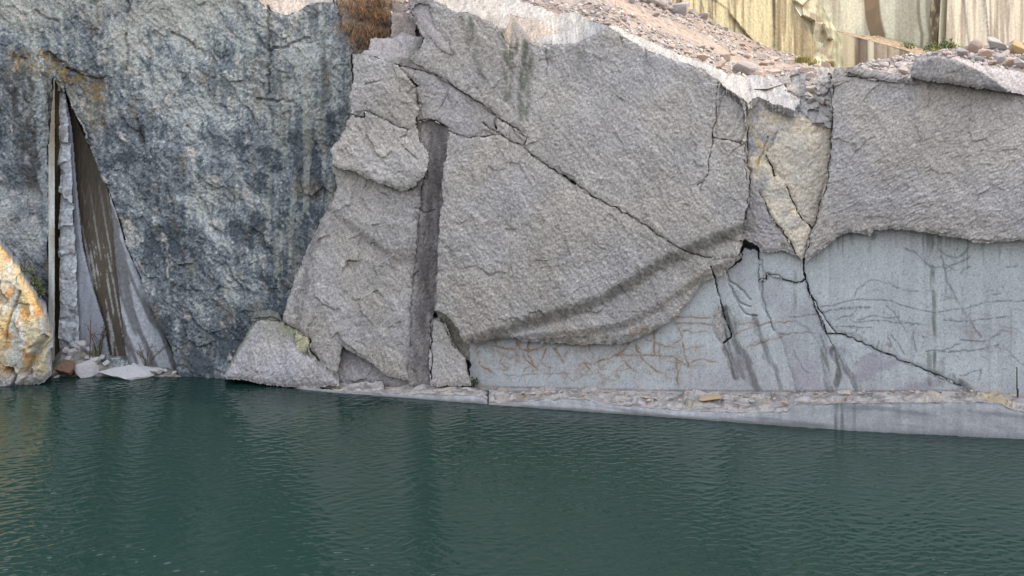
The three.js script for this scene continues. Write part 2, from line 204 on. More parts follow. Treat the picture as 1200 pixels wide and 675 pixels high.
pc('pillar', 'gran', [[391, 194], [400, 198], [415, 200], [432, 210], [452, 216], [470, 223], [486, 219], [496, 206], [490, 260], [483, 330], [479, 400], [479, 452], [395, 452], [376, 428], [366, 416], [362, 400], [346, 386], [332, 379], [332, 370], [335, 360], [350, 320], [365, 285], [385, 245], [397, 222]], { off: (x, y) => .42 + .25 * ss(230, 440, y) + .22 * ss(0, 14, (x - 400) * .8 - (y - 262)) * ss(310, 290, y) - .5 * ss(385, 335, x - (430 - y) * .12) * .6, rel: split(-1.25, 0.040, .5), col: (X, Y, px, py) => mul3(stained(C.gran)(X, Y, px, py), 1 - .45 * ss(9, 1, Math.abs(px - 366 + (py - 290) * .20) + 7 * fbm(X * 2, Y * 1, 4)) * ss(235, 270, py) * ss(400, 370, py) * cl(.7 + 1.6 * fbm(X * 3, Y * 1.2, 4))) });
pc('under_scoop', 'gran', [[400, 406], [420, 416], [436, 425], [452, 438], [476, 448], [476, 452], [396, 452]], { off: (x, y) => .12 + .3 * ss(410, 448, y), rel: split(1.3, .04), col: granCol([.30, .28, .29]) });
pc('stained_groove', 'gran', [[488, 143], [505, 140], [526, 150], [521, 200], [516, 260], [512, 330], [511, 364], [507, 372], [505, 410], [505, 452], [478, 452], [479, 400], [483, 330], [490, 260], [497, 205], [504, 180], [496, 168], [490, 155]], { off: (x, y) => .12 + .25 * ss(330, 445, y) + .30 * ss(at([[140, 508], [200, 512], [450, 496]], y), at([[140, 490], [200, 498], [450, 480]], y), x) * ss(150, 190, y), rel: split(-1.3, .05), col: stained(C.gran) });
pc('lower_flake', 'gran', [[507, 374], [515, 375], [523, 380], [527, 395], [535, 410], [545, 420], [548, 440], [551, 452], [505, 452], [505, 410]], { off: (x, y) => .42 + .2 * ss(380, 450, y), rel: split(-1.25, .04), col: granCol([.39, .36, .35]) });
pc('small_recess', 'gran', [[511, 364], [525, 371], [536, 384], [546, 401], [551, 403], [551, 424], [546, 420], [536, 410], [527, 395], [523, 380], [515, 375]], { off: () => .02, rel: split(.9, .04), col: granCol([.30, .285, .25]) });
// facets on top of the rim, sloping back
pc('rim_facet', 'gran', [[505, -50], [560, -50], [600, -3], [655, 16], [672, 13], [690, 24], [680, 30], [655, 38], [620, 22], [600, 17], [589, 38], [575, 25], [555, 17], [530, 12], [508, -2]], { off: tris('abc aco ocn ncd ndg gde gef ngh nhm mhi mij mjl ljk'), rel: (X, Y) => .03 * fbm(X * 2, Y * 2, 4), col: granCol([.35, .325, .31]), down: 1, skirt: .4 });
pc('rim_facet', 'gran', [[589, 38], [600, 17], [620, 22], [655, 38], [640, 42], [625, 50], [601, 55], [597, 58]], { off: tris('fpg gpq gqh hqr hri'), rel: (X, Y) => .03 * fbm(X * 2, Y * 2, 4), col: granCol([.38, .32, .28]), down: 1, skirt: .4 });
pc('rim_facet', 'gran', [[625, 50], [640, 42], [655, 38], [680, 30], [690, 24], [712, 31], [700, 40], [675, 50], [655, 52]], { off: tris('rqs rsi isj jst jtu juk kuw'), rel: (X, Y) => .03 * fbm(X * 2, Y * 2, 4), col: granCol([.36, .34, .335]), down: 1, skirt: .4 });
pc('rim_edge', 'gran', [[712, 31], [722, 30], [740, 40], [765, 50], [800, 65], [830, 76], [858, 90], [862, 112], [845, 96], [820, 80], [790, 70], [757, 58], [735, 45]], { off: (x, y) => .56 - .09 * (at([[712, 31], [735, 45], [757, 58], [790, 70], [820, 80], [845, 96], [862, 112]], x) - y), rel: (X, Y) => .03 * fbm(X * 2, Y * 2, 4), col: granCol([.36, .34, .33]), down: 1, skirt: .4 });
pc('side_strip', 'gran', [[845, 97], [862, 112], [872, 124], [876, 150], [870, 168], [838, 160], [842, 120]], { off: (x, y) => offMain(x, y) - .06 - .004 * (x - 840), rel: split(1.4, .05) });
// the pale yellow wedge and what lies round it
pc('rubble_chute', 'gran', [[930, 82], [950, 78], [977, 80], [976, 155], [955, 146], [930, 136], [932, 118], [912, 96]], { off: (x, y) => 0 - .038 * (140 - y), rel: (X, Y) => .12 * fbm(X * 1.4, Y * 1.6, 4) + 1.2 * facet(X, Y, .4, .35, .12), col: granCol([.35, .32, .305]) });
pc('tilted_slab', 'gran', [[846, 96], [856, 88], [880, 88], [905, 90], [938, 114], [932, 129], [915, 124], [890, 113], [878, 120], [864, 113]], { off: (x, y) => .5 - .07 * (at([[846, 98], [878, 118], [932, 128]], x) - y), rel: (X, Y) => .12 * fbm((X - Y) * 1.2, (X + Y) * 3, 3), col: granCol([.36, .34, .33]), down: 1, skirt: .4 });
pc('yellow_stone', 'gran', [[874, 122], [880, 118], [890, 113], [915, 124], [932, 130], [955, 143], [976, 152], [973, 185], [970, 210], [961, 245], [951, 275], [944, 297], [940, 305], [932, 298], [925, 280], [905, 255], [893, 232], [884, 220], [878, 213], [873, 190], [877, 150]], { off: (x, y) => .25 - .004 * (200 - y) - .2 * ss(905, 975, x), rel: (X, Y) => .14 * fbm(X * 1.6, Y * 1.6, 4) + .03 * n2(X * 8, Y * 8), col: (X, Y, px, py) => mul3(mix3(mix3(C.yel, [.385, .355, .34], cl(.3 + 1.9 * fbm(X * .9, Y * .9, 4) + .6 * ss(890, 876, px) + .5 * ss(150, 125, py))), [.55, .40, .18], cl(3 * (fbm(X * 2 + 20, Y * 2, 3) - .1) * ss(925, 885, px) * ss(240, 190, py))), 1 + .2 * n2(X * 6, Y * 6)) });
pc('yellow_stone', 'gran', [[912, 153], [925, 156], [945, 158], [976, 150], [973, 200], [963, 245], [952, 270], [941, 256], [929, 239], [922, 221], [915, 206], [907, 196], [900, 190], [899, 180], [906, 168]], { off: (x, y) => .30 - .25 * ss(935, 975, x), rel: (X, Y) => .10 * fbm(X * 1.2, Y * 1.2, 4) + .03 * n2(X * 8, Y * 8), col: (X, Y) => mul3(mix3([.60, .515, .41], [.49, .43, .37], cl(.4 + 1.6 * fbm(X, Y, 3))), 1 + .18 * n2(X * 6, Y * 6)) });
pc('purple_stone', 'gran', [[879, 214], [884, 220], [893, 232], [905, 256], [920, 275], [930, 290], [933, 300], [926, 297], [915, 292], [905, 295], [890, 295], [888, 288], [876, 282], [868, 281], [870, 265], [876, 240]], { off: () => .42, rel: split(2.4, .05), col: granCol([.35, .315, .31]) });
pc('right_face', 'gran', [[977, 80], [990, 80], [1000, 78], [1068, 92], [1130, 97], [1200, 105], [1340, 118], [1340, 285], [1200, 281], [1150, 285], [1140, 284], [1130, 279], [1100, 275], [1070, 270], [1045, 268], [1024, 270], [1020, 276], [1000, 272], [990, 274], [972, 284], [958, 296], [946, 306], [943, 300], [951, 275], [961, 245], [970, 210], [975, 170], [976, 130], [973, 100]], { off: (x, y) => .62 + .30 * ss(80, 220, y) - .10 * ss(235, 280, y) - .15 * ss(1000, 975, x), rel: split(.55, .048), col: granCol([.39, .355, .345]), edge: [.06, 1.5] });
pc('cap_slab', 'gran', [[992, 84], [1000, 79], [1068, 92], [1076, 98], [1050, 96], [1020, 93]], { off: () => .82, rel: split(.3, .05) });
pc('sawn_face', 'gran', [[551, 400], [560, 405], [575, 396], [590, 397], [605, 396], [615, 401], [640, 402], [670, 403], [700, 404], [731, 402], [756, 393], [776, 382], [791, 372], [806, 352], [817, 340], [822, 331], [846, 322], [868, 306], [872, 290], [890, 294], [889, 330], [893, 360], [915, 400], [935, 465], [551, 465]], { sharp: 0, off: () => 0, rel: (X, Y) => .012 * fbm(X, Y, 2), col: sawnCol, mat: M_SAWN, edge: [.02, 1.5] });
pc('rough_patch', 'gran', [[834, 368], [842, 358], [846, 375], [849, 394], [845, 402], [840, 396], [835, 380]], { off: () => .05, rel: split(.9, .03) });
pc('sawn_block', 'gran', [[890, 295], [905, 294], [915, 291], [932, 299], [941, 306], [943, 326], [931, 332], [915, 326], [900, 321], [897, 328], [890, 330]], { off: () => .10, rel: (X, Y) => .012 * fbm(X, Y, 2), col: sawnCol, mat: M_SAWN, edge: [.03, 1.5] });
pc('sawn_face', 'gran', [[889, 330], [897, 328], [900, 321], [915, 326], [931, 332], [943, 326], [946, 342], [956, 362], [966, 385], [980, 415], [992, 435], [1006, 465], [935, 465], [915, 400], [893, 360]], { off: () => -.05, rel: (X, Y) => .02 * fbm(X, Y, 2), col: (X, Y, px, py) => mix3(sawnCol(X, Y, px, py), [.31, .28, .32], .5 * cl(.5 + 2 * fbm(X * .6, Y * .6 + 20, 3))), mat: M_SAWN, edge: [.03, 1.5] });
pc('sawn_face', 'gran', [[943, 300], [958, 294], [972, 282], [990, 272], [1010, 266], [1045, 266], [1070, 269], [1100, 274], [1130, 278], [1150, 284], [1200, 280], [1340, 284], [1340, 465], [1142, 465], [1125, 452], [1110, 445], [1085, 434], [1060, 424], [1030, 411], [1000, 396], [985, 391], [970, 391], [957, 362], [947, 342], [944, 326]], { off: () => .05, rel: (X, Y) => .012 * fbm(X, Y, 2), col: sawnCol, mat: M_SAWN, edge: [.03, 1.5] });
pc('sawn_wedge', 'gran', [[970, 391], [985, 391], [1000, 396], [1030, 411], [1060, 424], [1085, 434], [1110, 445], [1125, 452], [1142, 465], [1006, 465], [992, 435], [980, 415]], { off: () => -.02, rel: (X, Y) => .015 * fbm(X, Y, 2), col: (X, Y, px, py) => mix3(sawnCol(X, Y, px, py), [.31, .285, .32], .7 * ss(-.1, .25, fbm((X + Y * 1.6) * .4, (Y - X * .5) * 1.1, 3))), mat: M_SAWN, edge: [.03, 1.5] });
// re-state what must lie over the sawn faces
const last = n => { const i = pieces.findIndex(p => p.name === n); pieces.push(pieces.splice(i, 1)[0]); };
last('right_face'); last('cap_slab'); last('purple_stone'); last('lower_flake'); last('small_recess'); last('rough_patch');
// loose big stones that touch the face
pc('leaning_boulder', 'lean', [[303, 372], [318, 372], [330, 378], [346, 388], [358, 397], [363, 402], [364, 418], [372, 426], [396, 446], [396, 452], [330, 453], [262, 442], [276, 421], [290, 396]], { off: (x, y) => .75 + .7 * ss(370, 445, y) - .25 * ss(0, 30, Math.abs(x - 320) - 20 - (y - 370) * .6), rel: split(-1.3, .05), col: (X, Y, px, py) => { let c = granCol([.36, .335, .35])(X, Y); c = mix3(c, [.26, .26, .17], .7 * cl(ss(420, 378, py) * (.5 + 1.5 * fbm(X * 1.3, Y * 1.3, 3)))); return mix3(c, C.moss, .6 * ss(14, 3, py - at([[303, 374], [346, 388], [364, 402]], px)) * ss(315, 335, px)); }, skirt: 2, edge: [.08, 2] });
pc('side_facet', 'lean', [[346, 390], [358, 397], [363, 402], [363, 420], [351, 413], [346, 405]], { off: (x, y) => 1.05 - .03 * (x - 346), rel: split(1, .03), col: granCol([.45, .43, .30]), skirt: 1 });
pc('stone', 'cap', [[293, 376], [300, 369], [316, 367], [326, 371], [328, 376], [304, 374]], { off: () => .8, rel: FLAT, col: granCol([.15, .155, .15]), skirt: 1 });
pc('golden_boulder', 'gold', [[-120, 268], [-40, 278], [0, 289], [12, 305], [30, 330], [46, 360], [54, 372], [56, 395], [58, 420], [60, 441], [52, 448], [30, 453], [0, 457], [-120, 466]], { off: (x, y) => 4.2 - .010 * (x + 30) - .010 * Math.max(0, 400 - y) - 1.6 * ss(330, 285, y) * .3 - .35 * ss(46, 60, x) - (y > 396 ? .30 * ss(0, 8, (x - 28) + (y - 437) * .55) * ss(16, 6, (x - 28) + (y - 437) * .55) : 0), rel: (X, Y) => .16 * fbm(X * .8, Y * .8, 4) + 1.1 * facet(X + .2 * n2(X * 2, Y * 2), Y * .7, .8, .22, .08) + .03 * n2(X * 5, Y * 5) + .025 * n2(X * 11, Y * 11), col: (X, Y, px, py) => { let c = mix3(C.gold, [.46, .40, .27], cl(.45 + 1.8 * fbm(X * .7 + 3, Y * .45, 4))); c = mix3(c, [.45, .45, .40], .9 * ss(-.02, .16, fbm(X * 1.1 + 8, Y * .35, 4)) * ss(-10, 20, px)); c = mix3(c, [.46, .22, .06], cl(4 * (fbm(X * 1.4 + 40, Y * .9, 4) - .14), 0, .8)); c = mix3(c, [.62, .57, .48], cl(4 * (fbm(X * 1.7 + 80, Y * 1.2, 4) - .2), 0, .7)); c = mix3(c, [.40, .36, .34], ss(430, 446, py)); c = mix3(c, [.35, .34, .34], ss(54.5, 57, px)); return mul3(c, 1 + .25 * n2(X * 6, Y * 6) + .15 * n2(X * 13, Y * 13)); }, skirt: 4.5, edge: [.2, 3] });  // grey right edge strip: the shaded side face put into the colour
pc('top_boulder', 'slab', [[1068, 89], [1067, 78], [1074, 68], [1090, 65], [1101, 64], [1130, 70], [1160, 78], [1200, 85], [1340, 108], [1340, 124], [1200, 111], [1178, 107], [1130, 101], [1100, 96], [1077, 93]], { off: (x, y) => { const rx = at([[60, 1098], [68, 1118], [85, 1152], [107, 1182], [124, 1210]].map(a => a), y); return 1.75 - .007 * (y - 64) - .065 * Math.max(0, x - rx) * .45; }, rel: split(.3, .03, .1), col: granCol([.37, .34, .345]), skirt: 3, edge: [.12, 2] });

// cracks (open gaps), fine cracks, veins and stains
const CRACKS = [];
const crack = (pts, w) => { const p = wiggle(pts, 3.2, strokeSeed++); CRACKS.push([p, w * .44]); stroke('carve', p, .12 * w, .08, 0, .8); };
crack([[462, 75], [482, 80], [500, 84], [520, 93], [535, 103], [545, 110], [560, 119], [578, 133], [600, 148], [618, 162]], .8);
crack([[618, 162], [614, 172], [604, 168], [590, 160], [566, 144]], .8);
crack([[614, 172], [625, 183], [640, 193], [660, 205], [680, 220], [700, 233], [740, 254], [763, 268], [770, 275], [795, 290], [810, 297], [834, 302]], 1.0);
crack([[660, 206], [667, 212], [675, 216]], 1.7); crack([[762, 267], [767, 272]], 2);
crack([[488, 142], [505, 140], [516, 144], [526, 150]], 1.6); crack([[580, 141], [582, 151]], 1.6);
crack([[526, 153], [543, 160], [549, 162], [566, 161], [585, 157]], .7);
crack([[412, 134], [420, 137], [427, 138], [427, 130], [440, 135], [460, 146], [478, 152]], .9);
crack([[833, 312], [838, 325], [842, 345], [846, 360]], 1.6); crack([[846, 360], [849, 372], [855, 385], [857, 395], [848, 402]], 1.9);
crack([[868, 282], [878, 286], [888, 290], [889, 303]], 1.8);
crack([[889, 330], [892, 327], [898, 327], [898, 320], [912, 323], [922, 329], [932, 332], [940, 330], [944, 327]], 1.3);
crack([[941, 304], [944, 326], [950, 345], [958, 360], [965, 368], [972, 380], [980, 391]], 1.2); crack([[946, 335], [955, 360], [963, 382], [969, 391]], .8);
crack([[968, 391], [985, 391], [1000, 396], [1030, 411], [1060, 424], [1085, 434], [1110, 445], [1126, 452]], 1.3); 
crack([[976, 100], [976, 130], [974, 170], [970, 210], [960, 246], [951, 272], [943, 300]], 1.0);
crack([[898, 182], [902, 190], [908, 206]], 1.8); crack([[922, 219], [926, 230], [933, 243], [940, 257], [951, 268]], 1.4); crack([[890, 225], [905, 256], [926, 282], [933, 298]], .9);
crack([[877, 150], [875, 195], [880, 200], [878, 225], [873, 258]], .8); crack([[842, 97], [839, 130], [833, 180], [829, 205], [818, 217]], .7);
crack([[836, 161], [850, 163], [868, 169]], .7); crack([[920, 106], [930, 110], [940, 115]], 1.2); crack([[992, 89], [1010, 91], [1030, 94]], .9);
crack([[297, 374], [305, 373], [322, 373], [334, 380], [350, 389], [363, 400], [364, 414], [374, 424], [395, 446]], 1.4);
crack([[508, 374], [521, 380], [527, 395], [534, 409]], .8); crack([[505, 376], [505, 410], [506, 445]], .9);
for (const p of [[[445, 95], [432, 98], [425, 100]], [[487, 102], [478, 109]], [[470, 172], [480, 180], [488, 187]], [[478, 152], [474, 160], [468, 162]], [[515, 128], [520, 118], [524, 112]], [[826, 211], [820, 224]], [[850, 315], [853, 330], [862, 350], [873, 368], [887, 370]], [[853, 327], [866, 338], [880, 352]], [[860, 342], [865, 354], [880, 360]], [[893, 305], [894, 352], [900, 370], [906, 388]], [[486, 244], [497, 250], [508, 246]], [[482, 326], [490, 318]], [[640, 60], [641, 90]], [[755, 55], [757, 68]], [[900, 160], [895, 175], [888, 195]]]) stroke('carve', p, .35, .10, 2.6, .9);
stroke('carve', [[27, 438], [35, 420], [48, 397]], 2.6, .55, 1.5, 2.5); stroke('carve', [[24, 342], [14, 362], [7, 385], [5, 402]], .8, .2, 3, 1.4); stroke('carve', [[10, 432], [18, 440], [14, 452]], 1, .3, 3, 1.5); stroke('carve', [[-30, 330], [-10, 370], [-14, 420]], 1, .25, 3, 1.5);
for (const p of [[[62, 64], [75, 74], [88, 84], [104, 89], [124, 90]], [[40, 12], [55, 22], [70, 26]], [[200, 38], [215, 45], [235, 58], [240, 66]], [[150, 2], [149, 14]], [[147, 40], [150, 60], [149, 82]], [[313, 8], [317, 30], [316, 62]], [[318, 62], [314, 90], [312, 120]], [[300, 116], [330, 117], [346, 122]], [[318, 60], [340, 52], [362, 45]], [[160, 140], [166, 160], [167, 175]], [[218, 148], [226, 155]]]) stroke('carve', p, .7, .20, 5.5, 1.3, .5);
const rust = (p, w = .8, v = .8) => { if (p[0][0] <= 905 && w > .55) stroke('rust', p, 1.2, .20, 3, 5); stroke(p[0][0] > 905 ? 'dark' : 'rust', p, w * (p[0][0] > 905 ? .36 : .5), v * (p[0][0] > 905 ? .85 : 1.15), 2.8, 1.2); };
for (const [p, w, v] of [[[[606, 398], [606, 428]], 1.6], [[[611, 398], [605, 425]], 1], [[[578, 405], [600, 408], [630, 410]], .6], [[[580, 399], [583, 412], [595, 419], [606, 422]], .6, .6], [[[585, 407], [620, 412], [640, 404]], .6], [[[611, 415], [620, 425], [630, 433]], 1.1], [[[620, 400], [618, 415], [625, 428]], .8], [[[640, 408], [634, 424], [645, 431]], .7], [[[650, 409], [656, 417], [660, 424]], 1.3, .9], [[[590, 438], [610, 441], [620, 438], [660, 437]], .5, .6], [[[561, 412], [561, 427], [576, 436]], .9], [[[737, 402], [730, 411], [715, 420], [700, 424]], 1.2], [[[745, 404], [752, 420], [765, 431], [776, 438]], 1.3], [[[766, 390], [767, 415]], .7], [[[772, 402], [773, 430]], .9, .6], [[[690, 403], [695, 420]], .6], [[[685, 425], [695, 438]], .8], [[[720, 416], [760, 416], [790, 418], [803, 427]], .6], [[[733, 425], [746, 436]], .9], [[[793, 424], [795, 450]], .6], [[[680, 440], [700, 438], [720, 446]], .5, .5], [[[660, 437], [672, 447], [690, 438]], .5, .5],
  [[[755, 396], [775, 404], [790, 408]], .5], [[[795, 385], [800, 395], [790, 402]], .7], [[[790, 371], [833, 372]], .8], [[[790, 379], [834, 380]], 1], [[[800, 388], [832, 389]], .8], [[[800, 402], [803, 416], [807, 431]], 1.1, .9], [[[808, 426], [820, 420], [838, 424]], .6], [[[862, 392], [880, 384], [897, 379], [930, 377]], .5], [[[865, 379], [885, 379]], .6], [[[875, 407], [890, 402], [925, 392]], .6], [[[912, 391], [945, 389], [962, 391]], .8], [[[925, 371], [955, 369], [975, 363], [1020, 360]], .7], [[[930, 375], [950, 388], [965, 410], [985, 430]], .6, .5], [[[930, 410], [940, 430], [955, 445]], .5, .6],
  [[[962, 360], [985, 355], [1010, 350], [1040, 352], [1075, 362], [1095, 366], [1130, 362], [1150, 355], [1165, 354], [1200, 352], [1260, 345]], .8, .75], [[[1001, 350], [1005, 338], [1015, 330], [1025, 328], [1040, 332], [1060, 340], [1078, 341]], .7, .6], [[[975, 363], [985, 361], [1020, 360]], .8], [[[1000, 377], [1040, 376], [1080, 380]], .8], [[[1005, 375], [1020, 370], [1035, 372], [1055, 371]], .6], [[[980, 383], [1000, 382], [1022, 384]], .9], [[[980, 375], [1000, 368], [1005, 362]], .5], [[[1038, 358], [1048, 365], [1055, 377], [1063, 389]], .6], [[[1105, 375], [1130, 376], [1150, 374], [1185, 371]], .8], [[[1085, 412], [1105, 411], [1125, 403]], .6], [[[1100, 412], [1135, 411], [1170, 404]], .6], [[[1125, 398], [1150, 400], [1172, 391]], .7], [[[1175, 405], [1190, 420], [1200, 428], [1230, 440]], .7, .6], [[[1070, 388], [1075, 412]], .5], [[[1044, 392], [1060, 415]], .5], [[[1125, 440], [1150, 434], [1147, 445]], .6], [[[1030, 400], [1027, 418]], .5], [[[1040, 395], [1045, 405]], .5], [[[600, 470], [625, 480]], .5], [[[745, 488], [770, 480]], .5]]) rust(p, w, v);
{ const r = rng(91); for (let i = 0; i < 120; i++) { const x = 560 + r() * 270, y = 405 + r() * 38, a = r() * 6.3, L = 6 + r() * 16; rust([[x, y], [x + L * .5 * Math.cos(a), y + L * .4 * Math.sin(a)], [x + L * Math.cos(a + .6), y + L * .7 * Math.sin(a + .6)]], .3 + r() * .4, .25 + r() * .4); }
  for (let i = 0; i < 46; i++) { const x = 980 + r() * 250, y = 335 + r() * 85, a = (r() - .5) * 1.6, L = 8 + r() * 26; stroke(r() < .5 ? 'rust' : 'dark', [[x, y], [x + L * .5 * Math.cos(a), y + L * .4 * Math.sin(a)], [x + L * Math.cos(a + .4), y + L * .6 * Math.sin(a + .4)]], .2 + r() * .3, .2 + r() * .3, 2.5); }
  for (let i = 0; i < 70; i++) { const x = 955 + r() * 290, y = at([[950, 296], [990, 272], [1045, 267], [1150, 284], [1250, 282]], x) + 1, L = 8 + r() * r() * 55, k = (x > 1080 || x < 1000) ? 1 : .5; stroke('green', [[x, y], [x + (r() - .5) * 2, y + L]], .4 + r() * .6, k * (.3 + r() * .45), .8, 1.3, .8); }
  for (let i = 0; i < 90; i++) { const x = 950 + r() * 280, y = 290 + r() * 150, L = 1 + r() * 3; stroke('dark', [[x, y], [x + (r() - .5) * L * 2, y + L * (r() - .3)]], .2 + r() * .5, .25 + r() * .4, .5, .9); }
  for (let i = 0; i < 26; i++) { const x = 960 + r() * 240, y = 300 + r() * 110, L = 25 + r() * 60; stroke('green', [[x, y], [x + (r() - .5) * 2, y + L]], .3 + r() * .5, .12 + r() * .2, .8, 1.5, .6); }
  for (let i = 0; i < 22; i++) { const x = 940 + r() * 250, y = 472, L = 3 + r() * 9; stroke('dark', [[x, y], [x, y + L]], .4, .4, .3, 1.2, .6); } }
for (const p of [[[1060, 291], [1075, 298], [1090, 312], [1110, 314], [1135, 302]], [[1101, 292], [1110, 300], [1122, 302], [1132, 295], [1135, 288]], [[1103, 300], [1110, 330], [1125, 358], [1140, 380], [1150, 395]], [[1108, 310], [1120, 317]], [[1126, 320], [1137, 312]], [[1180, 313], [1192, 312]], [[1165, 345], [1172, 344]], [[1130, 366], [1142, 385]]]) stroke('dark', p, .5, .55, 2);
stroke('green', [[1093, 272], [1094, 340], [1095, 420], [1096, 440]], 1.4, .75, .8, 1.5); stroke('green', [[1091, 300], [1091, 340]], .6, .5); stroke('green', [[1089, 415], [1090, 450]], 1.8, .5, .5, 2); stroke('green', [[1102, 425], [1103, 445]], 3, .35, .5, 3); stroke('green', [[1108, 310], [1108, 345]], .6, .4);
stroke('green', [[932, 318], [932, 365]], 1.2, .4, .6, 1.5);
stroke('rust', [[552, 452.5], [700, 456], [800, 458], [1000, 458], [1125, 458]], .5, .55, .4, 1.6);
stroke('dark', [[590, 453.5], [700, 456.5], [900, 458.5], [1120, 458.5]], .3, .4, .3, 1);
const dk = (p, w, v = .95) => stroke('dark', p, w, v, 3, 3, .35);
dk([[850, 362], [854, 385], [850, 402], [856, 425], [862, 442]], 3.2); dk([[856, 365], [860, 400], [874, 420], [884, 446], [888, 456]], 4, .75); dk([[853, 405], [868, 430], [880, 448]], 5, .6); dk([[884, 371], [890, 392], [898, 410], [908, 430]], 2.2, .7); dk([[908, 430], [915, 458]], .9, .6); dk([[898, 408], [895, 418], [905, 428]], 1.2, .5); dk([[964, 395], [967, 425], [969, 457]], 3, .7); dk([[976, 410], [984, 425], [981, 445], [975, 457]], 3.4, .85); dk([[984, 420], [1000, 445], [1008, 457]], 3, .7); dk([[1115, 443], [1120, 456]], 4, .6); dk([[1125, 448], [1140, 458]], 3, .7); dk([[800, 452], [800, 453]], .5, .1);
for (const [x, w] of [[979, 2.5], [985, 3], [991, 1.6], [1001, 2]]) stroke('dark', [[x, 471], [x, 490]], w, .6, .6, 1.5, .3);
// green-black rim runs; shade painted under the jutting block and on mossy folds
for (const [p, w, v] of [[[[546, 20], [552, 40], [560, 75], [566, 95]], 4, .6], [[[590, 40], [597, 60], [596, 90], [592, 115]], 4, .8], [[[612, 54], [618, 75], [615, 110], [612, 150]], 6, .85], [[[640, 55], [648, 70]], 4, .4], [[[680, 55], [682, 80]], 4, .35], [[[460, 75], [480, 72], [498, 44]], 3, .6], [[[452, 216], [470, 222], [486, 218], [494, 212]], 2.5, .6], [[[400, 197], [432, 208]], 1.5, .3]]) stroke('green', p, w, v, 4, 6, .5);
for (const dy of [3, 8]) stroke('green', U.slice(2).map(([x, y]) => [x, y + dy]), 4, .38, 4, 5); stroke('green', [[640, 399], [700, 399], [740, 396], [770, 384]], 3, .5, 3, 4); stroke('rust', [[655, 386], [690, 387]], 2, .25, 3, 4); stroke('rust', [[742, 389], [757, 385]], 2.5, .6, 2, 3);
stroke('green', [[1018, 272], [1022, 276]], 4, .7, 1, 3);
// quartz threads
for (const p of [[[302, 404], [300, 420], [303, 432]], [[318, 404], [326, 420], [332, 434]], [[305, 430], [320, 434], [334, 436]], [[510, 420], [520, 432], [530, 445]], [[512, 412], [530, 425], [545, 440]], [[507, 432], [515, 446]], [[885, 248], [905, 250]], [[893, 230], [910, 226]], [[599, 388], [606, 396], [617, 399]], [[512, 361], [530, 366], [540, 382]]]) stroke('pale', p, .5, .38, 3, 1.6);

// ---- label every cell
const lab = new Int16Array(NX * NY).fill(-1);
for (const p of pieces) { p.bb = [1e9, 1e9, -1e9, -1e9]; for (const [x, y] of p.poly) { p.bb[0] = Math.min(p.bb[0], x - 3); p.bb[1] = Math.min(p.bb[1], y - 3); p.bb[2] = Math.max(p.bb[2], x + 3); p.bb[3] = Math.max(p.bb[3], y + 3); } }
for (let j = 0; j < NY; j++) for (let i = 0; i < NX; i++) {
  const x = GX0 + (i + .5) * ST, y = GY0 + (j + .5) * ST, wx = x + 2.4 * n2(x * .045 + 7, y * .045) + 1.4 * n2(x * .1, y * .1) + .9 * n2(x * .33 + 9, y * .33), wy = y + 1.4 * n2(x * .1 + 50, y * .1) + .9 * n2(x * .33, y * .33 + 9);
  for (let k = pieces.length - 1; k >= 0; k--) { const p = pieces[k], b = p.bb; if (x < b[0] || x > b[2] || y < b[1] || y > b[3]) continue; if (p.sharp ? inside(p.poly, x, y) : inside(p.poly, wx, wy)) { lab[j * NX + i] = k; break; } }
}
const CREV = pieces.length; pc('crevice_rock', 'gran', [], { off: (x, y) => (y > 285 && x > 830 ? -.45 : -.3), rel: (X, Y) => .05 * n2(X * 4, Y * 4), col: granCol(C.gran), edge: [0, 1], skirt: .05 });
for (const [pts, w] of CRACKS) for (let s = 0; s < pts.length - 1; s++) {
  const [ax, ay] = pts[s], [bx, by] = pts[s + 1], ex = bx - ax, ey = by - ay, L2 = ex * ex + ey * ey || 1e-6, m = w + 1;
  for (let j = Math.floor((Math.min(ay, by) - m - GY0) / ST); j <= (Math.max(ay, by) + m - GY0) / ST; j++) for (let i = Math.floor((Math.min(ax, bx) - m - GX0) / ST); i <= (Math.max(ax, bx) + m - GX0) / ST; i++) {
    if (i < 0 || j < 0 || i >= NX || j >= NY) continue; const x = GX0 + (i + .5) * ST, y = GY0 + (j + .5) * ST, t = cl(((x - ax) * ex + (y - ay) * ey) / L2);
    if (Math.hypot(x - ax - ex * t, y - ay - ey * t) < w * (1 + 1.5 * n2(x * .11, y * .11))) { const o = j * NX + i; if (lab[o] >= 0 && ['gran', 'lean'].includes(pieces[lab[o]].owner)) lab[o] = CREV; }
  }
}
// ---- distance of every cell from the edge of its piece
const dist = new Float32Array(NX * NY).fill(1e3);
for (let j = 0; j < NY; j++) for (let i = 0; i < NX; i++) { const o = j * NX + i, l = lab[o]; if ((i && lab[o - 1] !== l) || (i < NX - 1 && lab[o + 1] !== l) || (j && lab[o - NX] !== l) || (j < NY - 1 && lab[o + NX] !== l)) dist[o] = .5 * ST; }
for (let j = 1; j < NY; j++) for (let i = 1; i < NX - 1; i++) { const o = j * NX + i; dist[o] = Math.min(dist[o], dist[o - 1] + ST, dist[o - NX] + ST, dist[o - NX - 1] + 1.41 * ST, dist[o - NX + 1] + 1.41 * ST); }
for (let j = NY - 2; j >= 0; j--) for (let i = NX - 2; i > 0; i--) { const o = j * NX + i; dist[o] = Math.min(dist[o], dist[o + 1] + ST, dist[o + NX] + ST, dist[o + NX + 1] + 1.41 * ST, dist[o + NX - 1] + 1.41 * ST); }

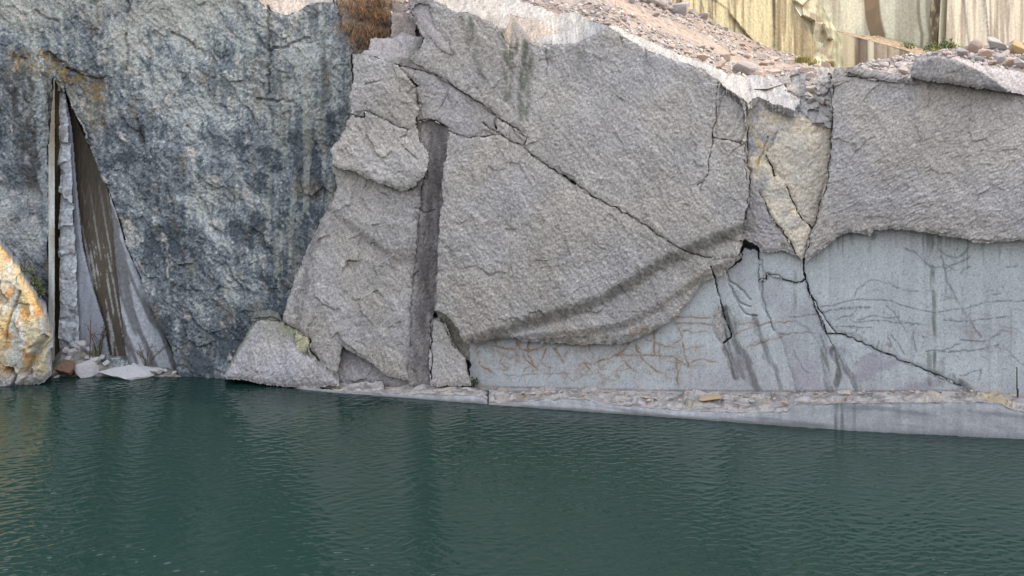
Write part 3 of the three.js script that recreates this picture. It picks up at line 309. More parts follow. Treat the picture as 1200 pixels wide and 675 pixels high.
const OWNERS = {
  dark: thing('dark_cliff', 'dark blue-grey mottled rock cliff with narrow brown slot, standing behind the water', 'cliff'),
  gran: thing('granite_cliff', 'large pale grey split granite cliff crossed by a long diagonal crack', 'cliff'),
  lean: thing('leaning_boulder', 'wedge-shaped grey boulder with mossy top edge leaning in the corner of the two cliffs', 'boulder'),
  cap: thing('flat_stone', 'thin dark flat stone lying on the tip of the wedge-shaped boulder', 'stone'),
  gold: thing('golden_boulder', 'large sunlit golden orange boulder rising out of the water', 'boulder'),
  slab: thing('granite_slab', 'long thick granite slab lying across the top edge of the cliff', 'rock slab'),
};
const stamp = new Int32Array(VX * (NY + 1));
for (let k = 0; k < pieces.length; k++) {
  const p = pieces[k], pos = [], col = [], uv = [], idx = [], spos = [], scol = [], suv = [], sidx = [];
  stamp.fill(-1); let n = 0;
  const vert = (i, j) => {
    const o = j * VX + i; if (stamp[o] >= 0) return stamp[o];
    const px = GX0 + i * ST, py = GY0 + j * ST, base = wallP(px, py, 0); let X = base[0], Y = base[1];
    let d = 1e3; for (const [a, b] of [[i - 1, j - 1], [i, j - 1], [i - 1, j], [i, j]]) if (a >= 0 && b >= 0 && a < NX && b < NY) d = Math.min(d, lab[b * NX + a] === k ? dist[b * NX + a] - .5 * ST + .01 : 0);
    const off = p.off(px, py, X, Y) - p.edge[0] * Math.exp(-d / p.edge[1]), q = wallP(px, py, off); if (p.down) { X = q[0]; Y = q[1] + .8 * q[2]; } const r = p.rel(X, Y) - lay.carve[o];
    const P = p.down ? [q[0], q[1] + r, q[2]] : [q[0] + NRM.x * r, q[1], q[2] + NRM.z * r]; pos.push(...P); uv.push(P[0] + .4 * P[2], P[1] + .35 * P[2]);
    let c = p.col(X, Y, px, py); const v = lay;
    if (v.rust[o]) c = mix3(c, C.rust, v.rust[o] * cl(.72 + .5 * n2(X * 1.7, Y * 1.7) + .4 * n2(X * 6, Y * 6))); if (v.dark[o]) c = mix3(c, [.055, .05, .042], v.dark[o] * cl(.78 + .7 * n2((X + .3 * Y) * 9, Y * 1.1) + .5 * n2((X + .3 * Y) * 3, Y * .5) + .3 * n2(X * 11, Y * 6))); if (v.green[o]) c = mix3(c, [.085, .09, .06], v.green[o] * cl(.7 + 1.1 * n2(X * 4, Y * 1.6))); if (v.pale[o]) c = mix3(c, [.6, .57, .54], v.pale[o]);
    const hs = PERM[PERM[i & 255] + ((j * 7 + (i >> 8) * 31) & 255)] / 255 - .5, sp = 1 + (p.mat === M_SAWN ? .2 : .4) * hs + (hs > .45 ? .22 : hs < -.45 ? -.25 : 0); col.push(cl(c[0] * sp, .01, .9), cl(c[1] * sp, .01, .9), cl(c[2] * sp, .01, .9)); return stamp[o] = n++;
  };
  let s = 0; const SEG = p.down ? 5 : 2, edge = (a, b) => {
    for (const e of [a, b]) for (let q = 0; q <= SEG; q++) {
      const t = p.skirt * q / SEG, x = pos[e * 3], y = pos[e * 3 + 1], z = pos[e * 3 + 2], L = Math.hypot(x, z), w = p.down ? .3 : 1, jig = q ? .06 * n2(x * 3 + q * 5, y * 3 + z) : 0;
      const P = [x + x / L * t * w + jig, y - (p.down ? .8 * t : 0), z + z / L * t * w + jig], c = q ? p.col(x + .7 * t, y - t, 700, 200) : [col[e * 3], col[e * 3 + 1], col[e * 3 + 2]];
      spos.push(...P); suv.push(P[0] + .4 * P[2], P[1] + .35 * P[2]); scol.push(cl(c[0], .01, .9), cl(c[1], .01, .9), cl(c[2], .01, .9));
    }
    for (let q = 0; q < SEG; q++) { const A = s + q, B2 = s + SEG + 1 + q; sidx.push(A, A + 1, B2, B2, A + 1, B2 + 1); } s += 2 * (SEG + 1);
  };
  for (let j = 0; j < NY; j++) for (let i = 0; i < NX; i++) {
    if (lab[j * NX + i] !== k) continue;
    const a = vert(i, j), b = vert(i + 1, j), c = vert(i, j + 1), d = vert(i + 1, j + 1); idx.push(a, c, b, b, c, d);
    if (i === 0 || lab[j * NX + i - 1] !== k) edge(a, c); if (i === NX - 1 || lab[j * NX + i + 1] !== k) edge(d, b); if (j === 0 || lab[(j - 1) * NX + i] !== k) edge(b, a); if (j === NY - 1 || lab[(j + 1) * NX + i] !== k) edge(c, d);
  }
  if (!n) { console.log('empty piece', p.name); continue; }
  const mk = (a, u, c, ix) => { const g = new THREE.BufferGeometry(); g.setAttribute('position', new THREE.Float32BufferAttribute(a, 3)); g.setAttribute('uv', new THREE.Float32BufferAttribute(u, 2)); g.setAttribute('color', new THREE.Float32BufferAttribute(c, 3)); g.setIndex(ix); g.computeVertexNormals(); return g; };
  add(p.name, mergeGeometries([mk(pos, uv, col, idx), mk(spos, suv, scol, sidx)]), p.mat, OWNERS[p.owner]);
}

// ---------------------------------------------------------------- sheets: a grid of points given by a function
function sheet(name, nu, nv, f, mat, parent) {
  const pos = [], col = [], uv = [], idx = [];
  for (let j = 0; j <= nv; j++) for (let i = 0; i <= nu; i++) { const [P, c] = f(i / nu, j / nv); pos.push(...P); col.push(...c.map(v => cl(v, .01, .9))); uv.push(P[0] + .3 * P[2], P[1] - .8 * P[2]); }
  for (let j = 0; j < nv; j++) for (let i = 0; i < nu; i++) { const a = j * (nu + 1) + i; idx.push(a, a + nu + 1, a + 1, a + 1, a + nu + 1, a + nu + 2); }
  const g = new THREE.BufferGeometry(); g.setAttribute('position', new THREE.Float32BufferAttribute(pos, 3)); g.setAttribute('uv', new THREE.Float32BufferAttribute(uv, 2)); g.setAttribute('color', new THREE.Float32BufferAttribute(col, 3)); g.setIndex(idx); g.computeVertexNormals();
  return add(name, g, mat, parent);
}
const structure = (o, label) => { o.userData = { kind: 'structure' }; if (label) o.userData.label = label; return o; };

// bench ground behind the rim: a rubble ramp rising to the back wall
const GF = [[-120, -60], [380, -30], [416, -5], [456, 10], [480, 40], [500, 20], [600, 45], [660, 45], [712, 40], [757, 62], [820, 86], [862, 105], [900, 104], [926, 96], [936, 86], [972, 85], [980, 92], [1068, 96], [1340, 120]];
const GB = [[-120, -200], [300, -110], [460, -75], [700, -48], [760, -14], [790, 2], [810, 12], [845, 30], [880, 48], [920, 62], [960, 75], [985, 82], [1000, 79], [1035, 69], [1068, 63], [1100, 59], [1200, 51], [1340, 44]];
const GD = [[-120, 66], [460, 60], [790, 60.3], [965, 65.5], [985, 66], [1010, 57], [1100, 56], [1340, 54]];
const gBump = (X, Z) => .22 * fbm(X * .5, Z * .5, 3) + .10 * n2(X * 1.7, Z * 1.7) + .05 * n2(X * 4, Z * 4);
function ground(px, t) { const df = wallD(px, at([[400, -4], [456, -2.5], [480, -.9], [520, -.45], [900, -.45], [926, -1.8], [936, -2.2], [970, -2.3], [982, -.45]], px)), d = mix(df, at(GD, px), t), P = ray(px, mix(at(GF, px), at(GB, px), t), d); P[1] += gBump(P[0], P[2]) * ss(0, .15, t); return P; }
const onGround = (px, py) => ground(px, cl((at(GF, px) - py) / (at(GF, px) - at(GB, px))));
structure(sheet('bench_ground', 560, 160, (u, v) => { const px = -120 + 1460 * u, P = ground(px, v), X = P[0], Z = P[2]; const tr = ss(.12, .02, Math.abs(v - .55 + .1 * n2(X * .2, 3))) * ss(560, 640, px) * ss(980, 900, px); const q = cl(.5 + 1.4 * fbm(X * .8, Z * .8, 4)); let c = mix3([.27, .20, .155], [.36, .30, .265], q); c = mix3(c, [.40, .31, .25], tr * .8); c = mix3(c, [.33, .19, .09], .6 * ss(480, 400, px)); return [P, mul3(c, 1 + .35 * n2(X * 5, Z * 5) + .25 * n2(X * 11, Z * 11))]; }, M_DIRT, scene), 'dusty pinkish rubble ramp above the granite cliff');
// behind the heap at the right the ground drops to the foot of the far cliff
structure(sheet('back_ground', 60, 30, (u, v) => { const px = 950 + 420 * u, d = mix(at(GD, px) - .3, 80, v), y = at(GB, px) + 10; const P = ray(px, y, at(GD, px)); const yy = P[1] - .6 * ss(0, .2, v); return [[(px - 600) / F * d, yy + .1 * n2(px * .1, d), -d], [.30, .24, .2]]; }, M_DIRT, scene));

// solid rock behind the pieces
sheet('inner_rock', 120, 40, (u, v) => { const px = 430 + 910 * u, a = at(GF, px) + 6 - 25 * ss(476, 486, px) * ss(520, 505, px); const P = wallP(px, mix(a, 465, v), -1.25 - 2.4 * ss(478, 462, px) - 1.9 * ss(900, 940, px) * ss(990, 975, px)); return [P, C.gran]; }, M_ROUGH, OWNERS.gran);
sheet('inner_rock', 60, 40, (u, v) => { const px = -120 + 545 * u; return [wallP(px, mix(-44, 465, v), -3.6), C.mid]; }, M_ROUGH, OWNERS.dark);

// ---------------------------------------------------------------- far cliff, facing the sun
{
  const far = thing('far_cliff', 'cream yellow sunlit quarry cliff with dark vertical water streaks behind the rubble ramp', 'cliff');
  const streak = (base, dark, f, s) => (X, Y) => { const a = fbm(X * f + s, Y * .10, 4), b = fbm(X * f * 3 + s, Y * .14 + 5, 3); const c2 = n2(X * f * 9 + s, Y * .2 + 2), k = cl(.7 * ss(-.02, .16, a + .35 * b + .08 * c2) + .9 * Math.max(0, b - .08) + .25 * c2); return mul3(mix3(base, dark, k), 1 + .16 * n2(X * 6, Y * 5) + .10 * n2(X * 13, Y * 13)); };
  const s1 = streak([.66, .565, .345], [.25, .185, .105], .9, 4), s2 = streak([.66, .62, .47], [.42, .37, .27], .5, 31), s3 = streak([.64, .57, .45], [.34, .28, .22], .6, 77), s4 = streak([.45, .36, .26], [.16, .11, .08], .8, 50);
  const D1 = [[700, 57.4], [790, 61], [965, 66]];
  const panel = (name, x0, x1, yt, yb, d, rel, col, nu = 120, nv = 60) => sheet(name, nu, nv, (u, v) => { const px = mix(x0(v), x1(v), u), P = ray(px, mix(yt(px), yb(px), v), d(px)); P[2] += rel(P[0], P[1]); return [P, col(P[0], P[1], px, mix(yt(px), yb(px), v))]; }, M_ROUGH, far);
  const top = () => -70, R1 = (X, Y) => .5 * facet(X, Y * .16 + X * .1, 1.4, .2, .22) + .12 * n2(X * 1.1, Y * .1) + .05 * n2(X * 4, Y * .5) + .02 * n2(X * 9, Y * 6);
  const edge1 = v => at([[0, 950], [.45, 952], [.55, 962], [.66, 972], [.72, 978], [.8, 976], [1, 985]], v);
  panel('streaked_panel', () => 690, v => edge1(v) - 22, top, () => 96, px => at(D1, px), R1, (X, Y, px, py) => s1(X, Y), 330, 120);
  // broken corner at the end of the first panel: catches the sun
  panel('broken_corner', v => edge1(v) - 22, edge1, top, () => 96, px => at(D1, px) + .02, (X, Y) => 1.2 * facet(X + .2 * n2(X, Y), Y * .8, .9, .4, .25), (X, Y) => mul3(mix3([.70, .63, .44], [.44, .36, .25], ss(-.1, .25, fbm(X * 1.5, Y * 1.5, 4))), 1 + .2 * n2(X * 8, Y * 8)), 50, 140);
  panel('corner_side', edge1, v => edge1(v) + 10, top, () => 96, px => 66, (X, Y) => .35 * fbm(X, Y, 3), (X, Y) => mul3([.66, .60, .38], 1 + .4 * n2(X * 5, Y * .4)), 12, 70);
  const D2 = [[940, 73], [1110, 77]], base2 = [[960, 33], [1012, 41], [1036, 43], [1060, 49], [1085, 57], [1115, 62]];
  panel('smooth_panel', () => 948, () => 1104, top, px => at(base2, px) + 4, px => at(D2, px) - 1.2 * Math.pow(Math.abs(((px - 1036) / 62) % 1), 2) * ss(1030, 1090, px), (X, Y) => .10 * n2(X * .7, Y * .15), (X, Y, px, py) => { const sh = Math.pow(cl((py + 20) / 60), 3) * 10; let c = s2(X, Y); const xb = px - sh * .7; c = mix3(c, [.20, .14, .085], ss(1011, 1013, xb) * ss(1033, 1029, xb)); c = mix3(c, [.24, .20, .15], .8 * ss(3, 1, Math.abs(xb - 1076 + .05 * py)) + .5 * ss(3, 1, Math.abs(xb - 1086 + .05 * py))); return c; }, 300, 110);  // two narrow dark bands: curved shading painted into the panel colour
  panel('lower_panel', () => 960, () => 1100, px => at([[960, 31], [985, 38], [1000, 43], [1030, 51], [1060, 59], [1085, 66], [1100, 68]], px), () => 100, px => at([[960, 69], [1110, 71.5]], px), (X, Y) => .05 * n2(X * 2, Y * .2), (X, Y, px) => { let c = s4(X, Y); c = mix3(c, [.56, .48, .32], ss(1003, 1000, px)); c = mix3(c, [.6, .54, .40], ss(1016, 1018, px) * ss(1025, 1023, px)); c = mix3(c, [.13, .09, .06], ss(3, 1, Math.abs(px - 1007))); return c; }, 110, 30);
  panel('pale_pilaster', v => mix(1106, 1099, v), v => mix(1113, 1107, v), () => -70, () => 62, px => 74.5 + .06 * (px - 1100), (X, Y) => .03 * n2(X * 4, Y), (X, Y, px) => mul3([.68, .62, .44], 1 + .15 * n2(X * 8, Y * .3)), 8, 40);
  panel('dark_reveal', () => 1090, v => mix(1106, 1099, v), () => -70, () => 66, px => 75.4, (X, Y) => .3 * fbm(X * 1.4, Y * .8, 3), (X, Y) => mul3(mix3([.22, .17, .11], [.55, .48, .3], ss(.05, .25, fbm(X * 3, Y * 1.2, 3))), 1), 16, 50);
  panel('right_panel', v => mix(1113, 1107, v), () => 1350, top, () => 86, px => at([[1100, 74], [1350, 84]], px), (X, Y) => .5 * facet(X, Y * .12, 1.7, .2, .22) + .12 * n2(X * .8, Y * .1) + .05 * n2(X * 3, Y * .3), (X, Y) => s3(X, Y), 330, 110);
  panel('backing_panel', () => 940, () => 1400, top, () => 110, px => 86, () => 0, (X, Y) => s4(X, Y), 40, 20);
  // debris shelf between the lower and the upper panel
  sheet('debris_shelf', 120, 14, (u, v) => { const px = 968 + 132 * u, a = ray(px, at([[960, 31], [985, 38], [1000, 43], [1030, 51], [1060, 59], [1085, 66], [1100, 68]], px) - .5, at([[960, 69], [1110, 71.5]], px)), b = ray(px, at(base2, px), at(D2, px) - .4); const P = a.map((x, i) => mix(x, b[i], v)); P[1] += .18 * fbm(P[0] * 2, P[2] * 2, 3) * ss(0, .2, v); return [P, mul3(mix3([.24, .15, .08], [.42, .33, .23], cl(.5 + 1.6 * fbm(P[0] * 2.4, P[2] * 2.4, 3))), 1)]; }, M_DIRT, far);
}

// the cliff goes on beyond the right of the frame
sheet('outer_face', 60, 40, (u, v) => { const X = 25.5 + 45 * u, Y = mix(15.2, -1, v), Z = -50.1 + .2 * X + .6 + .5 * fbm(X * .4, Y * .4, 4); return [[X, Y, Z], granCol(C.gran)(X, Y)]; }, M_ROUGH, OWNERS.gran);
sheet('outer_top', 40, 30, (u, v) => { const X = 25 + 46 * u, Z = -50.1 + .2 * X + .5 - 30 * v; return [[X, 15.2 + .04 * 30 * v + .3 * fbm(X * .5, Z * .5, 3) - .1, Z], granCol(C.gran)(X, Z)]; }, M_ROUGH, OWNERS.gran);

// ---------------------------------------------------------------- ledges at the water's edge
function ledge(name, label, x0, x1, back, lip, wat, col, endCap) {
  const t = thing(name, label, 'ledge'), nu = Math.round((x1 - x0) / 1.3), nT = 26, nF = 22;
  const pt = (px, v) => { // v 0..1 top from the back to the lip, 1..2 front from the lip to below water
    const dw = waterD(at(wat, px)), B0 = wallP(px, at(back, px), -.25), L = ray(px, at(lip, px) + 1.3 * n2(px * .07, 3) + .9 * n2(px * .25, 8), dw + .12 + .12 * n2(px * .1, 1)), W = ray(px, at(wat, px), dw);
    if (v <= 1) { const P = B0.map((x, i) => mix(x, L[i], v)); const X = P[0], Z = P[2]; P[1] += (.9 * facet(X * .8 + .1 * n2(X * 4, Z * 4), Z * 1.3, .55, .3, .12) + .10 * fbm(X * 1.1, Z * 1.6, 3) + .02 * n2(X * 6, Z * 6) + .10 * ss(.1, .4, n2(X * .6 + 4, Z * .9))) * ss(0, .2, v) * ss(1.02, .75, v) ; return P; }
    const q = v - 1, P = L.map((x, i) => mix(x, W[i], q * 1.0)); if (q > .8) P[1] = mix(P[1], -1, ss(.8, 1, q)); P[2] += .025 * n2(P[0] * 1.2, P[1] * 2) + .10 * Math.exp(-q * 14) * n2(P[0] * 3, 5) - .05 * Math.exp(-q * 20); return P;
  };
  sheet('ledge_top', nu, nT, (u, v) => { const px = mix(x0, x1, u), P = pt(px, v); return [P, col(P[0], P[1], P[2], 0, px)]; }, M_ROUGH, t);
  sheet('front_face', nu, nF, (u, v) => { const px = mix(x0, x1, u), P = pt(px, 1 + v); return [P, col(P[0], P[1], P[2], 1, px)]; }, M_SAWN, t);
  for (const [px, nm] of [[x0, 'end_face'], [x1, 'end_face']]) sheet(nm, 12, 10, (u, v) => { const P = pt(px, u); P[1] = mix(P[1], -1, v); return [P, col(P[0], P[1], P[2], 1, px)]; }, M_ROUGH, t);
  return t;
}
const ledgeCol = (X, Y, Z, front, px) => {
  if (front) { let c = mul3([.365, .358, .365], 1 + .2 * fbm(X * .6, Y * 3, 4) + .14 * n2(X * 9, Y * 9) + .1 * n2(X * 4, Y * .5)); const b = fbm(X * .25 + 3, (Y + X * .05) * 3.4, 3); c = mix3(c, [.20, .19, .195], .7 * ss(.05, .3, b)); c = mix3(c, [.16, .15, .14], .7 * ss(.20, .05, Y + .07 * fbm(X * 2, Y, 3))); const o = ss(3.2, 1, Math.abs(px - 980)) + ss(3, 1, Math.abs(px - 987)) + .7 * ss(2.5, 1, Math.abs(px - 1001)); return mix3(c, [.09, .09, .085], .7 * cl(o * (.7 + n2(X * 9, Y)))); }
  let c = mix3([.42, .375, .35], [.19, .165, .155], cl(.3 + 2.4 * fbm(X * 1.3, Z * 2.2, 4))); c = mix3(c, [.45, .33, .17], cl(2.2 * (fbm(X * .8 + 30, Z * 1.8, 3) - .12) + .9 * ss(1120, 1165, px) * ss(1195, 1180, px)) * .7); c = mix3(c, [.12, .11, .11], cl(3 * (fbm(X * 2.2 + 60, Z * 5, 3) - .25)) * .8); return mul3(c, 1 + .25 * n2(X * 7, Z * 7));
};
ledge('rock_ledge', 'low pale rock ledge at the water below the dark-stained granite groove', 341, 571, [[340, 449], [395, 446], [440, 448], [480, 450], [551, 451], [571, 458]], [[340, 453], [355, 453], [400, 458], [480, 462], [540, 463], [564, 464], [571, 471]], [[340, 453.5], [355, 457], [400, 461], [440, 464], [480, 467], [571, 474]], ledgeCol);
ledge('rock_ledge', 'long grey sawn rock ledge rising out of the water below the blue-grey sawn face', 573, 1340, [[573, 454], [600, 455], [700, 456.5], [800, 459], [1000, 459.5], [1120, 459.5], [1200, 459], [1340, 459]], [[573, 471], [590, 473], [610, 470.5], [640, 468.5], [680, 467.5], [700, 470], [720, 475], [760, 478], [800, 481], [850, 483], [900, 484], [922, 482], [932, 474], [960, 473.5], [1000, 472], [1080, 471.5], [1140, 471], [1170, 472], [1185, 479], [1200, 483], [1340, 492]], [[573, 474.5], [680, 482], [800, 490.5], [900, 498], [1000, 505], [1100, 510], [1200, 515], [1340, 522]], ledgeCol);

// ---------------------------------------------------------------- water
{
  const r = rng(5), W = []; for (let i = 0; i < 34; i++) { const lam = .16 * Math.pow(4.6, i / 33), dir = (i % 4 === 0 ? 2.3 : 1.15) + (r() - .5) * 1.1, k = 2 * Math.PI / lam; W.push([k * Math.cos(dir), k * Math.sin(dir), r() * 6.28, lam * .0050 * (.6 + .8 * r()) * (lam > .45 ? .6 : 1)]); }
  const wave = (x, z) => { const wx = x + .35 * n2(x * .5, z * .5), wz = z + .35 * n2(x * .5 + 40, z * .5); let h = 0; for (const [a, b, p, m] of W) h += m * Math.sin(a * wx + b * wz + p); const g = .75 + .6 * fbm(x * .10 + 3, z * .16, 3); return h * g; };
  const nu = 860, nv = 700, d0 = 24, d1 = 57, pos = [], idx = [];
  for (let j = 0; j <= nv; j++) { const d = mix(d1, d0, j / nv); for (let i = 0; i <= nu; i++) { const x = (i / nu - .5) * 1.12 * d, e = Math.min(1, 12 * Math.min(i / nu, 1 - i / nu, j / nv, 1 - j / nv)); pos.push(x, e * wave(x, -d), -d); } }
  for (let j = 0; j < nv; j++) for (let i = 0; i < nu; i++) { const a = j * (nu + 1) + i; idx.push(a, a + nu + 1, a + 1, a + 1, a + nu + 1, a + nu + 2); }
  const g = new THREE.BufferGeometry(); g.setAttribute('position', new THREE.Float32BufferAttribute(pos, 3)); g.setIndex(idx); g.computeVertexNormals();
  const m = new THREE.MeshPhysicalMaterial({ color: new THREE.Color().setRGB(.0075, .0225, .0185), roughness: .06, ior: 1.333, specularIntensity: 1 });
  structure(add('water', g, m, scene), 'dark teal rippled quarry water');
  // the rest of the pond, outside the view: a frame of calm water round the rippled sheet
  const s = new THREE.Shape([[-150, -150], [150, -150], [150, 90], [-150, 90]].map(p => new THREE.Vector2(...p)));
  const hw = d => .56 * d; s.holes.push(new THREE.Path([[-hw(d0), d0], [-hw(d1), d1], [hw(d1), d1], [hw(d0), d0]].map(p => new THREE.Vector2(p[0], p[1]))));
  const g2 = new THREE.ShapeGeometry(s); g2.rotateX(-Math.PI / 2);
  structure(add('pond_water', g2, m, scene));
}
// the bank the photograph is taken from, and the sides of the pit: they close off the low sky
{
  const rim = (name, f, nu, nv) => structure(sheet(name, nu, nv, f, M_ROUGH, scene));
  rim('near_bank', (u, v) => { const X = mix(-110, 110, u), t = v * 3, P = t < 1 ? [X, mix(-1, 11.4, t), -1.2 + 1.5 * n2(X * .12, t)] : [X, 11.4 + .3 * n2(X * .2, t * 4), -1.2 + 1.5 * n2(X * .12, 1) + (t - 1) * 60]; return [P, granCol(C.gran)(X, t * 8)]; }, 120, 60);
}
structure(add('ground', new THREE.CircleGeometry(900, 48).rotateX(-Math.PI / 2).translate(0, -3, 0), plain(0x6d675f, 1), scene));


// ---------------------------------------------------------------- loose stones
const tintMat = hexes => hexes.map(h => { const m = new THREE.MeshStandardMaterial({ color: h, roughness: .95, map: gr, bumpMap: grB, bumpScale: .02 }); return m; });
const TINT = { grey: tintMat([0xa89e98, 0xb6a9a0, 0x948b86]), pink: tintMat([0xbda696, 0xc8b09c, 0xa59082]), brown: tintMat([0x6d5443, 0x5f4a3c]), ochre: tintMat([0xb39a74]), pale: tintMat([0xa9a5a5, 0xb3aca8]) };
// broken stones: a ball cut by random planes, edges slightly worn
function brokenStone(seed, detail) {
  const r = rng(seed), pl = []; for (let i = 0; i < 13; i++) { const z = r() * 2 - 1, a = r() * 6.283, q = Math.sqrt(1 - z * z); pl.push([q * Math.cos(a), z, q * Math.sin(a), .42 + .4 * r()]); }
  const g = new THREE.IcosahedronGeometry(1, detail), P = g.attributes.position;
  for (let i = 0; i < P.count; i++) { const x = P.getX(i), y = P.getY(i), z = P.getZ(i); let m = 1.05; for (const [a, b, c, h] of pl) { const d = a * x + b * y + c * z; if (d > .05) m = Math.min(m, h / d); } m *= 1 + .05 * n2(x * 3 + seed, y * 3 + z * 2) + .025 * n2(x * 8 + seed, y * 8 - z * 5); P.setXYZ(i, x * m, y * m, z * m); }
  g.computeBoundingBox(); const b = g.boundingBox, sz = b.getSize(new THREE.Vector3()); g.translate(-(b.min.x + b.max.x) / 2, -b.min.y, -(b.min.z + b.max.z) / 2); g.scale(1 / sz.x, 1 / sz.y, 1 / sz.z); g.computeVertexNormals();
  const uv = []; for (let i = 0; i < P.count; i++) uv.push(P.getX(i) * 3 + P.getY(i) * 1.7, P.getZ(i) * 3 + P.getY(i) * 2.1); g.setAttribute('uv', new THREE.Float32BufferAttribute(uv, 2)); return g;
}
const ROCKS = [...Array(14).keys()].map(k => brokenStone(300 + k * 17, 5)), GRIT = brokenStone(77, 1);
const rr = rng(44);
// a stone w by h photo pixels large, standing on point P
function stone(name, P, w, h, mats, label, category, group, o = {}) {
  const k = -P[2] / F, m = add(name, ROCKS[Math.floor(rr() * ROCKS.length)], mats[Math.floor(rr() * mats.length)], scene), W = w * k, Hh = h * k * 1.12;
  m.scale.set(W, Hh, o.deep ? o.deep : Math.min(W, Math.max(Hh * 1.3, W * .75))); m.position.set(P[0], P[1] - Hh * (o.sink ?? .12), P[2]); m.rotation.set((rr() - .5) * .25, o.turn ?? (rr() - .5) * 1.2, (o.tilt ?? (rr() - .5) * .3));
  return tag(m, label, category, group);
}
// ramp: named big ones first
stone('boulder', onGround(871, 86), 32, 16, TINT.grey, 'large purplish grey boulder, widest of the stones along the rim of the ramp', 'boulder', null, { tilt: -.18 });
stone('boulder', onGround(798, 19), 21, 17, TINT.pale, 'pale block, biggest of the stone pile at the top of the rubble ramp', 'boulder');
for (const [x, y, w, h] of [[765, 7, 13, 9], [776, 11, 15, 10], [788, 13, 11, 8], [812, 17, 13, 8], [825, 23, 13, 9], [783, 4, 10, 8], [753, 5, 11, 7], [770, 21, 8, 5], [835, 30, 8, 5], [842, 35, 7, 5], [850, 36, 7, 5], [741, 3, 9, 6], [806, 24, 7, 5]]) stone('rock', onGround(x, y), w, h, TINT.grey, 'grey rock in the stone pile at the foot of the far cliff', 'rock', 'rocks in the pile at the top of the ramp');
for (const [x, y, w, h] of [[822, 72, 19, 9], [842, 81, 21, 9], [890, 93, 15, 10], [850, 71, 12, 8], [906, 86, 24, 8], [926, 84, 19, 7], [945, 86, 17, 8], [860, 67, 11, 6], [876, 67, 9, 5], [896, 76, 15, 6], [735, 54, 9, 5], [908, 71, 11, 5], [958, 82, 10, 8], [968, 84, 11, 12], [806, 66, 9, 5], [787, 60, 9, 6]]) stone('rock', onGround(x, y), w, h, TINT.pink, 'pinkish grey rock lying along the rim of the ramp', 'rock', 'rocks along the rim of the ramp');
for (let i = 0; i < 90; i++) { const x = 600 + rr() * 390, f = at(GF, x), b = at(GB, x), t = .10 + .85 * Math.pow(rr(), 1.2), y = mix(f, b, t); if (y < -4 || (t > .46 && t < .66 && rr() < .85)) continue; const w = 5 + 4.5 * rr() * rr(); stone('rubble_stone', onGround(x, y), w, w * .62, rr() < .5 ? TINT.pink : TINT.grey, 'small stone scattered over the dusty rubble ramp', 'stone', 'stones scattered over the ramp'); }
// heap at the right
stone('boulder', onGround(1142, 62), 18, 16, TINT.pink, 'rounded pale boulder on the heap beside the green tufts', 'boulder');
stone('boulder', onGround(1166, 60), 27, 13, TINT.pale, 'wedge-shaped pale boulder on the heap between two blocky boulders', 'boulder', null, { tilt: -.35 });
stone('boulder', onGround(1190, 63), 19, 18, TINT.ochre, 'square tan boulder, tallest on the heap behind the long slab', 'boulder', null, { tilt: -.15 });
for (const [x, y, w, h] of [[1035, 81, 13, 9], [1043, 86, 14, 10], [1052, 80, 11, 8], [1058, 90, 13, 10], [1048, 71, 9, 6], [1025, 82, 10, 6], [1065, 84, 10, 8], [1040, 74, 8, 6]]) stone('rock', onGround(x, y), w, h, TINT.grey, 'grey rock in the heap against the blunt end of the long slab', 'rock', 'rocks by the blunt end of the slab');
for (const [x, y, w, h] of [[1128, 67, 13, 8], [1155, 70, 17, 12], [1172, 74, 15, 11], [1185, 79, 17, 11], [1196, 83, 15, 12], [1110, 66, 10, 7], [1178, 67, 13, 8], [1147, 73, 13, 8], [1203, 75, 15, 10], [1216, 72, 22, 14], [1232, 80, 15, 10], [1163, 77, 10, 7], [1120, 70, 9, 6], [1138, 70, 10, 7], [1095, 66, 9, 5]]) stone('rock', onGround(x, y), w, h, rr() < .6 ? TINT.pink : TINT.grey, 'pinkish rock in the heap behind the long slab', 'rock', 'rocks in the heap behind the slab');
// chute beside the yellow stone
{ const ch = pieces.find(p => p.name === 'rubble_chute'); for (let i = 0; i < 46; i++) { const x = 934 + rr() * 41, y = 88 + rr() * 54; if (y < 82 + (x < 945 ? 30 : 0) || y > 118 + (x - 934) * .6) continue; const w = 5 + 6 * rr(), P = wallP(x, y, ch.off(x, y)); P[1] += .05; stone('chute_stone', P, w, w * .75, TINT.grey, 'broken stone lodged in the chute above the yellow rock', 'stone', 'stones lodged in the chute', { sink: .3 }); } }
// rubble bank under the slot
const BK = [[56, 428], [72, 408], [95, 409], [110, 415], [130, 421], [150, 424], [200, 432], [220, 439]];
const bank = (px, py) => { const b = at(BK, px), t = cl((py - b) / (442 - b)), A = wallP(px, b, -.2), W = ray(px, 442, waterD(442)); const P = A.map((x, i) => mix(x, W[i], t)); P[1] += .10 * fbm(P[0] * 2, P[2] * 2, 3) - .15 * ss(.8, 1, t); return P; };
structure(sheet('rubble_bank', 160, 24, (u, v) => { const px = 54 + 168 * u, P = bank(px, mix(at(BK, px) - 3, 443, v)); return [P, mul3(mix3([.13, .10, .075], [.26, .24, .22], cl(.5 + 1.6 * fbm(P[0] * 3, P[2] * 3, 3))), 1 + .3 * n2(P[0] * 12, P[2] * 12))]; }, M_DIRT, scene), 'dark earth bank under the slot');
stone('rock_slab', bank(148, 440), 68, 15, TINT.pale, 'broad flat pale slab lying at the water under the brown slot', 'rock slab', null, { turn: .1, tilt: -.03, deep: 1.5, sink: .25 });
stone('rock', bank(77, 438), 25, 17, TINT.brown, 'rusty brown rock at the water beside the golden boulder', 'rock', null, { deep: 1.0 });
stone('rock_slab', bank(98, 437), 28, 17, TINT.pale, 'pinkish pale slab tilted against the rusty brown rock', 'rock slab', null, { tilt: -.55, deep: .9 });
